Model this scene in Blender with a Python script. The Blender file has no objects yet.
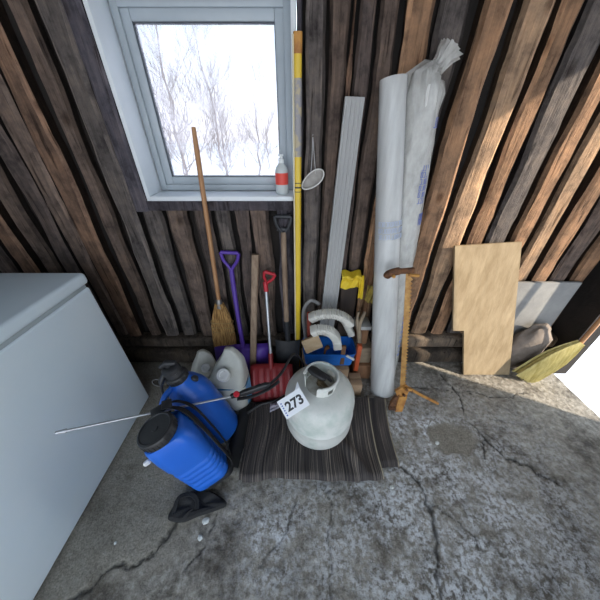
import bpy, bmesh, math, random
import numpy as np
from mathutils import Vector, Matrix, noise
V = Vector
PI = math.pi
C = bpy.context.scene.collection
rnd = random.Random(7)

# ------------------------------------------------------------------ materials
def new_mat(name):
    m = bpy.data.materials.new(name); m.use_nodes = True
    nt = m.node_tree; b = nt.nodes['Principled BSDF']
    return m, nt, b
def N(nt, t, **kw):
    n = nt.nodes.new(t)
    for k, v in kw.items():
        if k in n.inputs: n.inputs[k].default_value = v
        else: setattr(n, k, v)
    return n
def ramp(nt, stops, interp='LINEAR'):
    r = nt.nodes.new('ShaderNodeValToRGB'); e = r.color_ramp.elements
    r.color_ramp.interpolation = interp
    while len(e) < len(stops): e.new(.5)
    for el, (p, c) in zip(e, stops):
        el.position = p; el.color = (*c, 1) if len(c) == 3 else c
    return r
def mat(name, col, rough=.6, metal=0, col2=None, scale=8, stretch=(1, 1, 1), bump=0, bscale=60,
        spec=.5, trans=0, detail=5, lo=.35, hi=.65, sss=0, coat=0, alpha=1):
    m, nt, b = new_mat(name); L = nt.links
    tc = N(nt, 'ShaderNodeTexCoord'); mp = N(nt, 'ShaderNodeMapping'); mp.inputs['Scale'].default_value = stretch
    L.new(tc.outputs['Object'], mp.inputs[0])
    if col2:
        n = N(nt, 'ShaderNodeTexNoise', Scale=scale, Detail=detail, Roughness=.6); L.new(mp.outputs[0], n.inputs['Vector'])
        r = ramp(nt, [(lo, col), (hi, col2)]); L.new(n.outputs['Fac'], r.inputs[0]); L.new(r.outputs[0], b.inputs['Base Color'])
    else:
        b.inputs['Base Color'].default_value = (*col, 1)
    if bump:
        n2 = N(nt, 'ShaderNodeTexNoise', Scale=bscale, Detail=6); L.new(mp.outputs[0], n2.inputs['Vector'])
        bp = N(nt, 'ShaderNodeBump', Strength=bump, Distance=.01); L.new(n2.outputs['Fac'], bp.inputs['Height']); L.new(bp.outputs[0], b.inputs['Normal'])
    b.inputs['Roughness'].default_value = rough; b.inputs['Metallic'].default_value = metal
    b.inputs['Specular IOR Level'].default_value = spec
    b.inputs['Transmission Weight'].default_value = trans
    b.inputs['Coat Weight'].default_value = coat
    b.inputs['Alpha'].default_value = alpha
    return m

def slab_wood():
    """rough-sawn slabs: tint per slab, long grain along z, knots, dirt; the right side of the wall is fresher orange wood"""
    m, nt, b = new_mat('rough_slab_wood'); L = nt.links
    tc = N(nt, 'ShaderNodeTexCoord'); geo = N(nt, 'ShaderNodeNewGeometry')
    at = N(nt, 'ShaderNodeAttribute', attribute_name='tint')
    off = N(nt, 'ShaderNodeCombineXYZ'); mul = N(nt, 'ShaderNodeMath', operation='MULTIPLY'); mul.inputs[1].default_value = 37
    L.new(geo.outputs['Random Per Island'], mul.inputs[0]); L.new(mul.outputs[0], off.inputs['Z']); L.new(mul.outputs[0], off.inputs['X'])
    add = N(nt, 'ShaderNodeVectorMath', operation='ADD'); L.new(tc.outputs['Object'], add.inputs[0]); L.new(off.outputs[0], add.inputs[1])
    mp = N(nt, 'ShaderNodeMapping'); mp.inputs['Scale'].default_value = (1, 1, .07); L.new(add.outputs[0], mp.inputs[0])
    g = N(nt, 'ShaderNodeTexNoise', Scale=75, Detail=8, Roughness=.65, Distortion=.6); L.new(mp.outputs[0], g.inputs['Vector'])
    bl = N(nt, 'ShaderNodeTexNoise', Scale=9, Detail=6, Roughness=.7); L.new(add.outputs[0], bl.inputs['Vector'])
    kn = N(nt, 'ShaderNodeTexVoronoi', Scale=7.0); kmp = N(nt, 'ShaderNodeMapping'); kmp.inputs['Scale'].default_value = (1, .6, .7)
    L.new(add.outputs[0], kmp.inputs[0]); L.new(kmp.outputs[0], kn.inputs['Vector'])
    krm = ramp(nt, [(.05, (.22, .16, .12)), (.11, (.75, .7, .66)), (.16, (1, 1, 1))]); L.new(kn.outputs['Distance'], krm.inputs[0])
    gr = ramp(nt, [(.33, (.30, .28, .27)), (.42, (.85, .85, .85)), (.60, (1.12, 1.12, 1.12)), (.74, (1.6, 1.55, 1.45))]); L.new(g.outputs['Fac'], gr.inputs[0])
    br = ramp(nt, [(.32, (.40, .39, .41)), (.48, (.92, .92, .92)), (.66, (1.4, 1.32, 1.22))]); L.new(bl.outputs['Fac'], br.inputs[0])
    m1 = N(nt, 'ShaderNodeMixRGB', blend_type='MULTIPLY', Fac=1); m2 = N(nt, 'ShaderNodeMixRGB', blend_type='MULTIPLY', Fac=1)
    m3 = N(nt, 'ShaderNodeMixRGB', blend_type='MULTIPLY', Fac=.7)
    L.new(at.outputs['Color'], m1.inputs[1]); L.new(gr.outputs[0], m1.inputs[2])
    L.new(m1.outputs[0], m2.inputs[1]); L.new(br.outputs[0], m2.inputs[2])
    L.new(m2.outputs[0], m3.inputs[1]); L.new(krm.outputs[0], m3.inputs[2])
    L.new(m3.outputs[0], b.inputs['Base Color']); b.inputs['Roughness'].default_value = .85; b.inputs['Specular IOR Level'].default_value = .25
    bp = N(nt, 'ShaderNodeBump', Strength=1, Distance=.009); L.new(g.outputs['Fac'], bp.inputs['Height'])
    bp2 = N(nt, 'ShaderNodeBump', Strength=.6, Distance=.02); L.new(bl.outputs['Fac'], bp2.inputs['Height']); L.new(bp.outputs[0], bp2.inputs['Normal'])
    L.new(bp2.outputs[0], b.inputs['Normal'])
    return m

def concrete():
    m, nt, b = new_mat('worn_concrete'); L = nt.links
    tc = N(nt, 'ShaderNodeTexCoord'); at = N(nt, 'ShaderNodeAttribute', attribute_name='wear'); sep = N(nt, 'ShaderNodeSeparateColor')
    L.new(at.outputs['Color'], sep.inputs[0])
    def noise_(sc, det=8, ro=.65, dist=0):
        n = N(nt, 'ShaderNodeTexNoise', Scale=sc, Detail=det, Roughness=ro, Distortion=dist); L.new(tc.outputs['Object'], n.inputs['Vector']); return n
    big, mid, fine = noise_(4.5, 10, .78, .2), noise_(34, 13, .80, .0), noise_(160, 6)
    base = ramp(nt, [(.34, (.085, .072, .055)), (.45, (.225, .205, .172)), (.56, (.38, .355, .31)), (.68, (.58, .56, .52))]); L.new(mid.outputs['Fac'], base.inputs[0])
    dark = ramp(nt, [(.38, (.28, .25, .22)), (.52, (1, 1, 1))]); L.new(big.outputs['Fac'], dark.inputs[0])
    m1 = N(nt, 'ShaderNodeMixRGB', blend_type='MULTIPLY', Fac=1); L.new(base.outputs[0], m1.inputs[1]); L.new(dark.outputs[0], m1.inputs[2])
    # chalky bluish white scale on the worn part
    chalkn = noise_(8, 12, .75, .1); cr = ramp(nt, [(.40, (0, 0, 0)), (.54, (1, 1, 1))]); L.new(chalkn.outputs['Fac'], cr.inputs[0])
    grain = noise_(55, 10, .75); gr_ = ramp(nt, [(.45, (.05,) * 3), (.54, (1, 1, 1))]); L.new(grain.outputs['Fac'], gr_.inputs[0])
    cg = N(nt, 'ShaderNodeMath', operation='MULTIPLY'); L.new(cr.outputs[0], cg.inputs[0]); L.new(gr_.outputs[0], cg.inputs[1])
    cm = N(nt, 'ShaderNodeMath', operation='MULTIPLY'); L.new(cg.outputs[0], cm.inputs[0]); L.new(sep.outputs[1], cm.inputs[1])
    m2 = N(nt, 'ShaderNodeMixRGB', blend_type='MIX'); m2.inputs[2].default_value = (.86, .89, .93, 1); L.new(cm.outputs[0], m2.inputs[0]); L.new(m1.outputs[0], m2.inputs[1])
    # smoother finer-grained cement (patch, left slab)
    sm = ramp(nt, [(.36, (.19, .172, .135)), (.62, (.38, .35, .295))]); L.new(fine.outputs['Fac'], sm.inputs[0])
    sm2 = N(nt, 'ShaderNodeMixRGB', blend_type='MULTIPLY', Fac=.45); L.new(sm.outputs[0], sm2.inputs[1]); L.new(dark.outputs[0], sm2.inputs[2])
    m3 = N(nt, 'ShaderNodeMixRGB'); L.new(sep.outputs[2], m3.inputs[0]); L.new(m2.outputs[0], m3.inputs[1]); L.new(sm2.outputs[0], m3.inputs[2])
    # dirt packed into the cracks
    m4 = N(nt, 'ShaderNodeMixRGB'); m4.inputs[2].default_value = (.022, .02, .018, 1); L.new(sep.outputs[0], m4.inputs[0]); L.new(m3.outputs[0], m4.inputs[1])
    L.new(m4.outputs[0], b.inputs['Base Color'])
    rr = ramp(nt, [(.4, (.55,) * 3), (.65, (.85,) * 3)]); L.new(mid.outputs['Fac'], rr.inputs[0]); L.new(rr.outputs[0], b.inputs['Roughness'])
    bp = N(nt, 'ShaderNodeBump', Strength=.9, Distance=.010); L.new(mid.outputs['Fac'], bp.inputs['Height'])
    bp2 = N(nt, 'ShaderNodeBump', Strength=.5, Distance=.003); L.new(fine.outputs['Fac'], bp2.inputs['Height']); L.new(bp.outputs[0], bp2.inputs['Normal'])
    L.new(bp2.outputs[0], b.inputs['Normal'])
    return m

def striped_cloth():
    m, nt, b = new_mat('striped_cloth'); L = nt.links
    at = N(nt, 'ShaderNodeUVMap'); mp = N(nt, 'ShaderNodeMapping'); mp.inputs['Scale'].default_value = (1, .004, 0)
    L.new(at.outputs[0], mp.inputs[0])
    a = N(nt, 'ShaderNodeTexNoise', Scale=120, Detail=3, Roughness=.7); L.new(mp.outputs[0], a.inputs['Vector'])
    c = N(nt, 'ShaderNodeTexNoise', Scale=22, Detail=2); L.new(mp.outputs[0], c.inputs['Vector'])
    r = ramp(nt, [(.38, (.014, .013, .015)), (.45, (.035, .032, .034)), (.475, (.13, .115, .105)), (.50, (.030, .028, .031)), (.57, (.045, .041, .043)), (.595, (.36, .32, .27)), (.62, (.05, .047, .05))]); L.new(a.outputs['Fac'], r.inputs[0])
    r2 = ramp(nt, [(.35, (.55, .5, .5)), (.6, (1.25, 1.15, 1.05))]); L.new(c.outputs['Fac'], r2.inputs[0])
    mm = N(nt, 'ShaderNodeMixRGB', blend_type='MULTIPLY', Fac=1); L.new(r.outputs[0], mm.inputs[1]); L.new(r2.outputs[0], mm.inputs[2])
    L.new(mm.outputs[0], b.inputs['Base Color']); b.inputs['Roughness'].default_value = .8
    tc = N(nt, 'ShaderNodeTexCoord'); f = N(nt, 'ShaderNodeTexNoise', Scale=300); L.new(tc.outputs['Object'], f.inputs['Vector'])
    bp = N(nt, 'ShaderNodeBump', Strength=.3, Distance=.002); L.new(f.outputs['Fac'], bp.inputs['Height']); L.new(bp.outputs[0], b.inputs['Normal'])
    return m

def film(name, col, fac=.5, rough=.25, bump=.3, bs=25, stretch=(1, 1, .25), grime=None):
    """cloudy translucent polythene: part see-through, part milky"""
    m, nt, b = new_mat(name); L = nt.links
    tc = N(nt, 'ShaderNodeTexCoord'); mp = N(nt, 'ShaderNodeMapping'); mp.inputs['Scale'].default_value = stretch; L.new(tc.outputs['Object'], mp.inputs[0])
    n = N(nt, 'ShaderNodeTexNoise', Scale=bs, Detail=6, Roughness=.6); L.new(mp.outputs[0], n.inputs['Vector'])
    r = ramp(nt, [(.3, tuple(x * .72 for x in col)), (.65, col)]); L.new(n.outputs['Fac'], r.inputs[0]); L.new(r.outputs[0], b.inputs['Base Color'])
    bp = N(nt, 'ShaderNodeBump', Strength=bump, Distance=.01); L.new(n.outputs['Fac'], bp.inputs['Height']); L.new(bp.outputs[0], b.inputs['Normal'])
    b.inputs['Roughness'].default_value = rough; b.inputs['Alpha'].default_value = fac
    return m

M = dict(
    slab=slab_wood(), concrete=concrete(), cloth=striped_cloth(),
    backing=mat('dark_backing_boards', (.010, .008, .007), .95, col2=(.022, .017, .014), scale=6, bump=.4),
    plywood=mat('plywood', (.25, .185, .105), .8, col2=(.36, .28, .175), scale=22, stretch=(1, 1, .3), bump=.25, bscale=50, detail=14, lo=.34, hi=.66),
    ply_edge=mat('plywood_edge', (.35, .22, .10), .8, col2=(.5, .35, .18), scale=60, stretch=(1, 1, .1)),
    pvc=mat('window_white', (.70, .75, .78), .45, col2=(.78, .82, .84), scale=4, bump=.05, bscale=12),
    pvc_shade=mat('sash_white_shaded', (.36, .41, .45), .45, col2=(.42, .47, .50), scale=5),  # white frame darkened, its backlit shade put into the colour
    gasket=mat('rubber_gasket', (.05, .06, .07), .7),
    freezer=mat('freezer_enamel', (.72, .84, .90), .34, col2=(.78, .87, .91), scale=2.2, spec=.3),
    seal=mat('freezer_seal', (.42, .48, .50), .6),
    handle_wood=mat('turned_handle_wood', (.34, .16, .07), .55, col2=(.48, .26, .12), scale=12, stretch=(4, 4, .5), bump=.1),
    old_wood=mat('weathered_handle_wood', (.20, .135, .09), .8, col2=(.36, .26, .18), scale=14, stretch=(4, 4, .5), bump=.25, bscale=40),
    straw=mat('broomcorn', (.20, .10, .03), .8, col2=(.55, .33, .12), scale=70, stretch=(3, 3, .12), lo=.4, hi=.6),
    straw_yellow=mat('yellow_broom_fibre', (.42, .34, .10), .75, col2=(.62, .54, .24), scale=30, stretch=(3, 3, .3)),
    stitch=mat('broom_stitching', (.35, .24, .1), .8),
    wire=mat('wire', (.25, .24, .23), .4, metal=.8),
    purple=mat('purple_plastic', (.085, .035, .30), .42, col2=(.11, .05, .38), scale=5),
    red=mat('red_plastic', (.24, .018, .022), .45, col2=(.30, .03, .032), scale=5, bump=.05),
    bright_red=mat('bright_red_plastic', (.50, .02, .035), .45),
    alu=mat('aluminium_tube', (.42, .44, .46), .38, metal=.7, col2=(.52, .53, .55), scale=20, stretch=(1, 1, .2)),
    black_steel=mat('black_coated_steel', (.018, .02, .024), .5, col2=(.04, .042, .047), scale=14, bump=.15),
    yellow=mat('yellow_enamel', (.68, .46, .02), .4, col2=(.78, .55, .05), scale=8, stretch=(1, 1, .2)),
    cream=mat('cream_edge', (.68, .62, .45), .5),
    grey_label=mat('grey_printed_label', (.30, .29, .30), .5, col2=(.45, .38, .25), scale=35, lo=.45, hi=.55),
    gutter=mat('grey_white_vinyl', (.33, .335, .33), .5, col2=(.43, .43, .42), scale=5, stretch=(1, 1, .3), bump=.08),
    elbow=mat('white_painted_metal', (.55, .54, .49), .45, col2=(.68, .66, .60), scale=15, bump=.05),
    inside=mat('dark_inside', (.04, .035, .03), .9),
    film=film('clear_polythene_roll', (.90, .91, .90), .55, .14, .25, 22, (1, 1, .06)),
    film_core=mat('inner_turns_of_polythene', (.42, .42, .40), .5, col2=(.80, .79, .72), scale=14, stretch=(1, 1, .05)),
    wrap=film('crumpled_clear_wrap', (.80, .80, .76), .55, .13, 1.0, 38, (1, 1, .5)),
    white_roll=mat('white_sheeting', (.48, .48, .46), .55, col2=(.74, .74, .72), scale=12, stretch=(1, 1, .2), bump=.2),
    blue_ink=mat('blue_ink', (.08, .13, .42), .5),
    pale_ink=mat('pale_blue_ink', (.40, .47, .62), .5),
    rust=mat('rusted_steel', (.07, .028, .014), .75, col2=(.20, .085, .03), scale=40, bump=.4, bscale=90),
    orange=mat('worn_orange_paint', (.28, .10, .025), .6, col2=(.55, .27, .06), scale=22, bump=.15, lo=.3, hi=.6),
    blade=mat('yellowed_blade', (.36, .17, .045), .55, col2=(.55, .32, .10), scale=35, metal=.2),
    tank=mat('tank_paint', (.47, .53, .48), .40, col2=(.66, .67, .63), scale=6, lo=.36, hi=.50, bump=.06, bscale=18, spec=.4),
    tank_dirt=mat('dirty_tank_paint', (.28, .26, .21), .6, col2=(.50, .50, .45), scale=25, bump=.1),
    brass=mat('dull_brass_valve', (.16, .12, .07), .5, metal=.6, col2=(.28, .22, .13), scale=30),
    black=mat('black_plastic', (.014, .015, .017), .42, col2=(.028, .028, .03), scale=14),
    black_web=mat('black_webbing', (.012, .012, .013), .8, bump=.3, bscale=250),
    blue=mat('blue_polyethylene', (.014, .12, .56), .38, col2=(.02, .15, .64), scale=4, bump=.06, bscale=14),
    blue_bag=mat('blue_plastic_sheet', (.015, .14, .55), .35, col2=(.03, .22, .75), scale=9, bump=.3, bscale=12),
    jug=mat('milky_jug_plastic', (.46, .46, .41), .45, col2=(.60, .60, .55), scale=7, bump=.05, bscale=15),
    jug_cap=mat('white_cap', (.78, .78, .76), .45),
    teal=mat('blue_print', (.02, .14, .26), .5),
    sky_label=mat('light_blue_label', (.12, .38, .66), .5),
    card=mat('white_card', (.74, .76, .80), .55),
    ink=mat('black_ink', (.012, .012, .016), .5),
    cardboard=mat('cardboard', (.38, .25, .15), .85, col2=(.48, .33, .21), scale=10),
    fresh_wood=mat('fresh_cut_wood', (.48, .33, .19), .75, col2=(.60, .45, .28), scale=18, stretch=(1, 3, 3), bump=.1),
    brown_wood=mat('brown_offcut', (.15, .07, .035), .8, col2=(.27, .14, .07), scale=20, stretch=(1, 1, .3), bump=.3),
    dark_wood=mat('dark_plank', (.025, .018, .015), .85, col2=(.06, .04, .03), scale=15, stretch=(1, 1, .2), bump=.3),
    tan_wood=mat('tan_offcut', (.20, .15, .10), .85, col2=(.33, .26, .18), scale=20, stretch=(.4, 1, 1), bump=.3),
    rag=mat('yellow_rag', (.66, .44, .015), .6, col2=(.80, .60, .04), scale=12, bump=.3, bscale=25),
    mustard=mat('mustard_film', (.40, .30, .05), .6, col2=(.16, .12, .04), scale=18),
    mask_rim=mat('mask_rim', (.72, .70, .67), .8),
    mask=mat('shaded_mask_felt', (.36, .34, .32), .9, col2=(.48, .46, .43), scale=30, bump=.2, bscale=160),  # felt colour darkened so the hollow cup looks shaded inside its rim
    elastic=mat('elastic_cord', (.55, .55, .56), .7),
    bottle=mat('clear_bottle', (.80, .85, .84), .25, trans=.35, spec=.5),
    bottle_red=mat('red_label', (.72, .07, .05), .5),
    pump=mat('clear_white_pump', (.75, .78, .78), .4),
    grey_board=mat('pale_grey_board', (.20, .20, .20), .8, col2=(.28, .28, .27), scale=8, bump=.2),
    sack=mat('dull_brown_sack', (.13, .105, .085), .9, col2=(.25, .21, .18), scale=9, bump=.3, bscale=60),
    snow=mat('snow', (.80, .82, .86), .6, col2=(.72, .75, .82), scale=.8, bump=.2, bscale=4),
    bark=mat('twig_bark', (.09, .055, .045), .85, col2=(.20, .15, .12), scale=9, stretch=(1, 1, .4)),
    chip=mat('white_chip', (.62, .64, .62), .7),
    wrapper=mat('smoky_clear_wrapper', (.30, .26, .34), .2, col2=(.5, .5, .55), scale=25, bump=.5, bscale=30, alpha=.75),
    orange_scrap=mat('orange_plastic', (.55, .10, .03), .5),
    piping=mat('tan_piping', (.36, .31, .22), .8),
    rim=mat('grey_metal_tube', (.22, .22, .22), .45, metal=.5, col2=(.30, .30, .30), scale=12),
    red_brown=mat('red_brown_plastic', (.28, .05, .03), .6),
    ring=mat('grey_ring', (.22, .22, .22), .5),
)
def pane_mat():
    m = bpy.data.materials.new('dusty_dimming_glass'); m.use_nodes = True; nt = m.node_tree; nt.nodes.clear(); L = nt.links
    out = N(nt, 'ShaderNodeOutputMaterial'); tr = N(nt, 'ShaderNodeBsdfTransparent'); gl = N(nt, 'ShaderNodeBsdfGlossy', Roughness=.05)
    tl = N(nt, 'ShaderNodeBsdfTranslucent'); tl.inputs[0].default_value = (.95, .9, .95, 1)
    tc = N(nt, 'ShaderNodeTexCoord'); n = N(nt, 'ShaderNodeTexNoise', Scale=7, Detail=8, Roughness=.7); L.new(tc.outputs['Object'], n.inputs['Vector'])
    r = ramp(nt, [(.42, (.08,) * 3), (.7, (.35,) * 3)]); L.new(n.outputs['Fac'], r.inputs[0])
    tr.inputs[0].default_value = (.67, .685, .71, 1)  # grey tint added to dim the bright view; the dust is the noise
    a = N(nt, 'ShaderNodeMixShader'); L.new(r.outputs[0], a.inputs[0]); L.new(tr.outputs[0], a.inputs[1]); L.new(tl.outputs[0], a.inputs[2])
    c = N(nt, 'ShaderNodeMixShader', Fac=.04); L.new(a.outputs[0], c.inputs[1]); L.new(gl.outputs[0], c.inputs[2]); L.new(c.outputs[0], out.inputs[0])
    return m
M['pane'] = pane_mat()

# ------------------------------------------------------------------ mesh tools
ORIG = {}
def obj(name, bm, m, parent=None, smooth=40, origin=None):
    """one mesh object; the bmesh is in world coordinates and is moved to the object's own origin"""
    me = bpy.data.meshes.new(name)
    bm.normal_update()
    for e in bm.edges:
        e.smooth = not (len(e.link_faces) == 2 and e.calc_face_angle(0) > math.radians(smooth))
    for f in bm.faces: f.smooth = True
    if parent is not None: o0 = ORIG[parent.name]
    elif origin is not None: o0 = V(origin)
    else:
        xs = [v.co.x for v in bm.verts]; ys = [v.co.y for v in bm.verts]; zs = [v.co.z for v in bm.verts]
        o0 = V(((min(xs) + max(xs)) / 2, (min(ys) + max(ys)) / 2, min(zs)))
    bmesh.ops.translate(bm, verts=bm.verts, vec=-o0)
    bm.to_mesh(me); bm.free()
    for x in (m if isinstance(m, (list, tuple)) else [m]): me.materials.append(M[x] if isinstance(x, str) else x)
    o = bpy.data.objects.new(name, me); C.objects.link(o)
    if parent is None: o.location = o0
    else: o.parent = parent
    ORIG[o.name] = o0
    return o
def tag(o, label, cat, group=None, kind=None):
    o['label'] = label; o['category'] = cat
    if group: o['group'] = group
    if kind: o['kind'] = kind
    return o
def thing(name, loc, label, cat, group=None):
    o = bpy.data.objects.new(name, None); C.objects.link(o); o.location = loc; o.empty_display_size = .05
    ORIG[o.name] = V(loc)
    return tag(o, label, cat, group)
def struct(o, label=None):
    o['kind'] = 'structure'
    if label: o['label'] = label
    return o
def B(): return bmesh.new()
def box(bm, x0, x1, y0, y1, z0, z1, bev=0, seg=2, mtx=None, mi=0):
    vs = [bm.verts.new((x, y, z)) for x in (x0, x1) for y in (y0, y1) for z in (z0, z1)]
    F = [(0, 1, 3, 2), (4, 6, 7, 5), (0, 4, 5, 1), (2, 3, 7, 6), (0, 2, 6, 4), (1, 5, 7, 3)]
    fs = [bm.faces.new([vs[i] for i in f]) for f in F]
    for f in fs: f.material_index = mi
    if bev:
        es = list({e for f in fs for e in f.edges})
        r = bmesh.ops.bevel(bm, geom=es, offset=bev, segments=seg, profile=.5, affect='EDGES')
        vs = list({v for f in r['faces'] for v in f.verts} | {v for v in vs if v.is_valid})
    if mtx: bmesh.ops.transform(bm, matrix=mtx, verts=[v for v in vs if v.is_valid])
    return vs
def frames(path, up=None):
    n = len(path); T = []
    for i in range(n):
        a = path[max(0, i - 1)]; b = path[min(n - 1, i + 1)]; T.append((b - a).normalized())
    if up is None: up = V((0, 0, 1)) if abs(T[0].z) < .9 else V((0, 1, 0))
    out = []; u = V(up)
    for t in T:
        s = t.cross(u)
        if s.length < 1e-5: s = t.orthogonal()
        s.normalize(); u2 = s.cross(t).normalized(); out.append((t, s, u2)); u = u2 if up is None else V(up)
    return out
def sweep(bm, path, prof, up=None, scale=None, caps=True, mi=0, closed=True):
    """sweep a 2-D profile (side, up) along a path"""
    path = [V(p) for p in path]; fr = frames(path, up); rings = []
    for i, p in enumerate(path):
        k = scale[i] if scale else 1
        kx, ky = k if isinstance(k, (tuple, list)) else (k, k)
        t, s, u = fr[i]
        rings.append([bm.verts.new(p + s * (a * kx) + u * (b * ky)) for a, b in prof])
    m = len(prof)
    for r0, r1 in zip(rings, rings[1:]):
        for j in range(m if closed else m - 1):
            f = bm.faces.new((r0[j], r0[(j + 1) % m], r1[(j + 1) % m], r1[j])); f.material_index = mi
    if caps and closed:
        for r, rev in ((rings[0], True), (rings[-1], False)):
            f = bm.faces.new(r[::-1] if rev else r); f.material_index = mi
    return rings
def circ(r, n=14, ry=None): return [(r * math.cos(2 * PI * i / n), (ry or r) * math.sin(2 * PI * i / n)) for i in range(n)]
def rrect(w, h, r, n=4):
    pts = []
    for cx, cy, a0 in ((w / 2 - r, h / 2 - r, 0), (-w / 2 + r, h / 2 - r, 90), (-w / 2 + r, -h / 2 + r, 180), (w / 2 - r, -h / 2 + r, 270)):
        for k in range(n + 1):
            a = math.radians(a0 + 90 * k / n); pts.append((cx + r * math.cos(a), cy + r * math.sin(a)))
    return pts
def tube(bm, path, r, n=14, **kw):
    if isinstance(r, (list, tuple)): return sweep(bm, path, circ(1, n), scale=list(r), **kw)
    return sweep(bm, path, circ(r, n), **kw)
def lathe(bm, prof, n=40, mtx=None, mi=0, cap0=True, cap1=True):
    """prof: list of (r, z)"""
    rings = []; vs = []
    for r, z in prof:
        ring = [bm.verts.new((r * math.cos(2 * PI * i / n), r * math.sin(2 * PI * i / n), z)) for i in range(n)]
        rings.append(ring); vs += ring
    for a, b in zip(rings, rings[1:]):
        for i in range(n):
            f = bm.faces.new((a[i], a[(i + 1) % n], b[(i + 1) % n], b[i])); f.material_index = mi
    if cap0: bm.faces.new(rings[0][::-1]).material_index = mi
    if cap1: bm.faces.new(rings[-1]).material_index = mi
    if mtx: bmesh.ops.transform(bm, matrix=mtx, verts=vs)
    return vs
def smoothpath(pts, k=6):
    pts = [V(p) for p in pts]; out = []
    for i in range(len(pts) - 1):
        p0 = pts[max(0, i - 1)]; p1 = pts[i]; p2 = pts[i + 1]; p3 = pts[min(len(pts) - 1, i + 2)]
        for j in range(k):
            t = j / k
            out.append(.5 * ((2 * p1) + (p2 - p0) * t + (2 * p0 - 5 * p1 + 4 * p2 - p3) * t * t + (3 * p1 - p0 - 3 * p2 + p3) * t ** 3))
    out.append(pts[-1]); return out
def axis_matrix(origin, zaxis, xhint=(1, 0, 0)):
    z = V(zaxis).normalized(); x = V(xhint); x = (x - z * x.dot(z)).normalized(); y = z.cross(x)
    return Matrix.Translation(V(origin)) @ Matrix((x, y, z)).transposed().to_4x4()
def lerp(a, b, t): return V(a) + (V(b) - V(a)) * t
def plate(bm, pts, nrm, t, mi=0):
    """a flat polygon with real thickness"""
    n = V(nrm).normalized() * t; a = [bm.verts.new(V(p)) for p in pts]; b = [bm.verts.new(V(p) + n) for p in pts]; k = len(pts)
    bm.faces.new(a[::-1]).material_index = mi; bm.faces.new(b).material_index = mi
    for i in range(k): bm.faces.new((a[i], a[(i + 1) % k], b[(i + 1) % k], b[i])).material_index = mi
def sheet(bm, fn, nu, nv, t, uvf=None):
    """a draped surface fn(u,v)->Vector given thickness t along its normal"""
    P = [[V(fn(i / nu, j / nv)) for j in range(nv + 1)] for i in range(nu + 1)]
    top, bot = [], []
    for i in range(nu + 1):
        a, b = [], []
        for j in range(nv + 1):
            du = P[min(nu, i + 1)][j] - P[max(0, i - 1)][j]; dv = P[i][min(nv, j + 1)] - P[i][max(0, j - 1)]
            n = du.cross(dv); n = n.normalized() if n.length > 1e-9 else V((0, 0, 1))
            a.append(bm.verts.new(P[i][j] + n * (t / 2))); b.append(bm.verts.new(P[i][j] - n * (t / 2)))
        top.append(a); bot.append(b)
    uvl = bm.loops.layers.uv.verify() if uvf else None
    def face(vs, ids):
        f = bm.faces.new(vs)
        if uvf:
            for l, (i, j) in zip(f.loops, ids): l[uvl].uv = uvf(i / nu, j / nv)
    for i in range(nu):
        for j in range(nv):
            q = [(i, j), (i + 1, j), (i + 1, j + 1), (i, j + 1)]
            face([top[a][b] for a, b in q], q); q = q[::-1]; face([bot[a][b] for a, b in q], q)
    for i in range(nu):
        for j, s in ((0, 1), (nv, -1)):
            q = [top[i][j], bot[i][j], bot[i + 1][j], top[i + 1][j]]; ids = [(i, j), (i, j), (i + 1, j), (i + 1, j)]
            if s < 0: q = q[::-1]; ids = ids[::-1]
            face(q, ids)
    for j in range(nv):
        for i, s in ((0, -1), (nu, 1)):
            q = [top[i][j], bot[i][j], bot[i][j + 1], top[i][j + 1]]; ids = [(i, j), (i, j), (i, j + 1), (i, j + 1)]
            if s < 0: q = q[::-1]; ids = ids[::-1]
            face(q, ids)
def nz(x, y=0, z=0): return noise.noise(V((x, y, z)))

# ------------------------------------------------------------------ the setting
XL, XR, YF, ZC = -1.72, 1.58, -2.6, 2.25
DOOR_Y0, DOOR_Y1, DOOR_Z = -.52, -.13, 1.82
WX0, WX1, WZ0, WZ1 = -.655, -.03, 1.012, 1.632     # clear opening between the jambs

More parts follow.
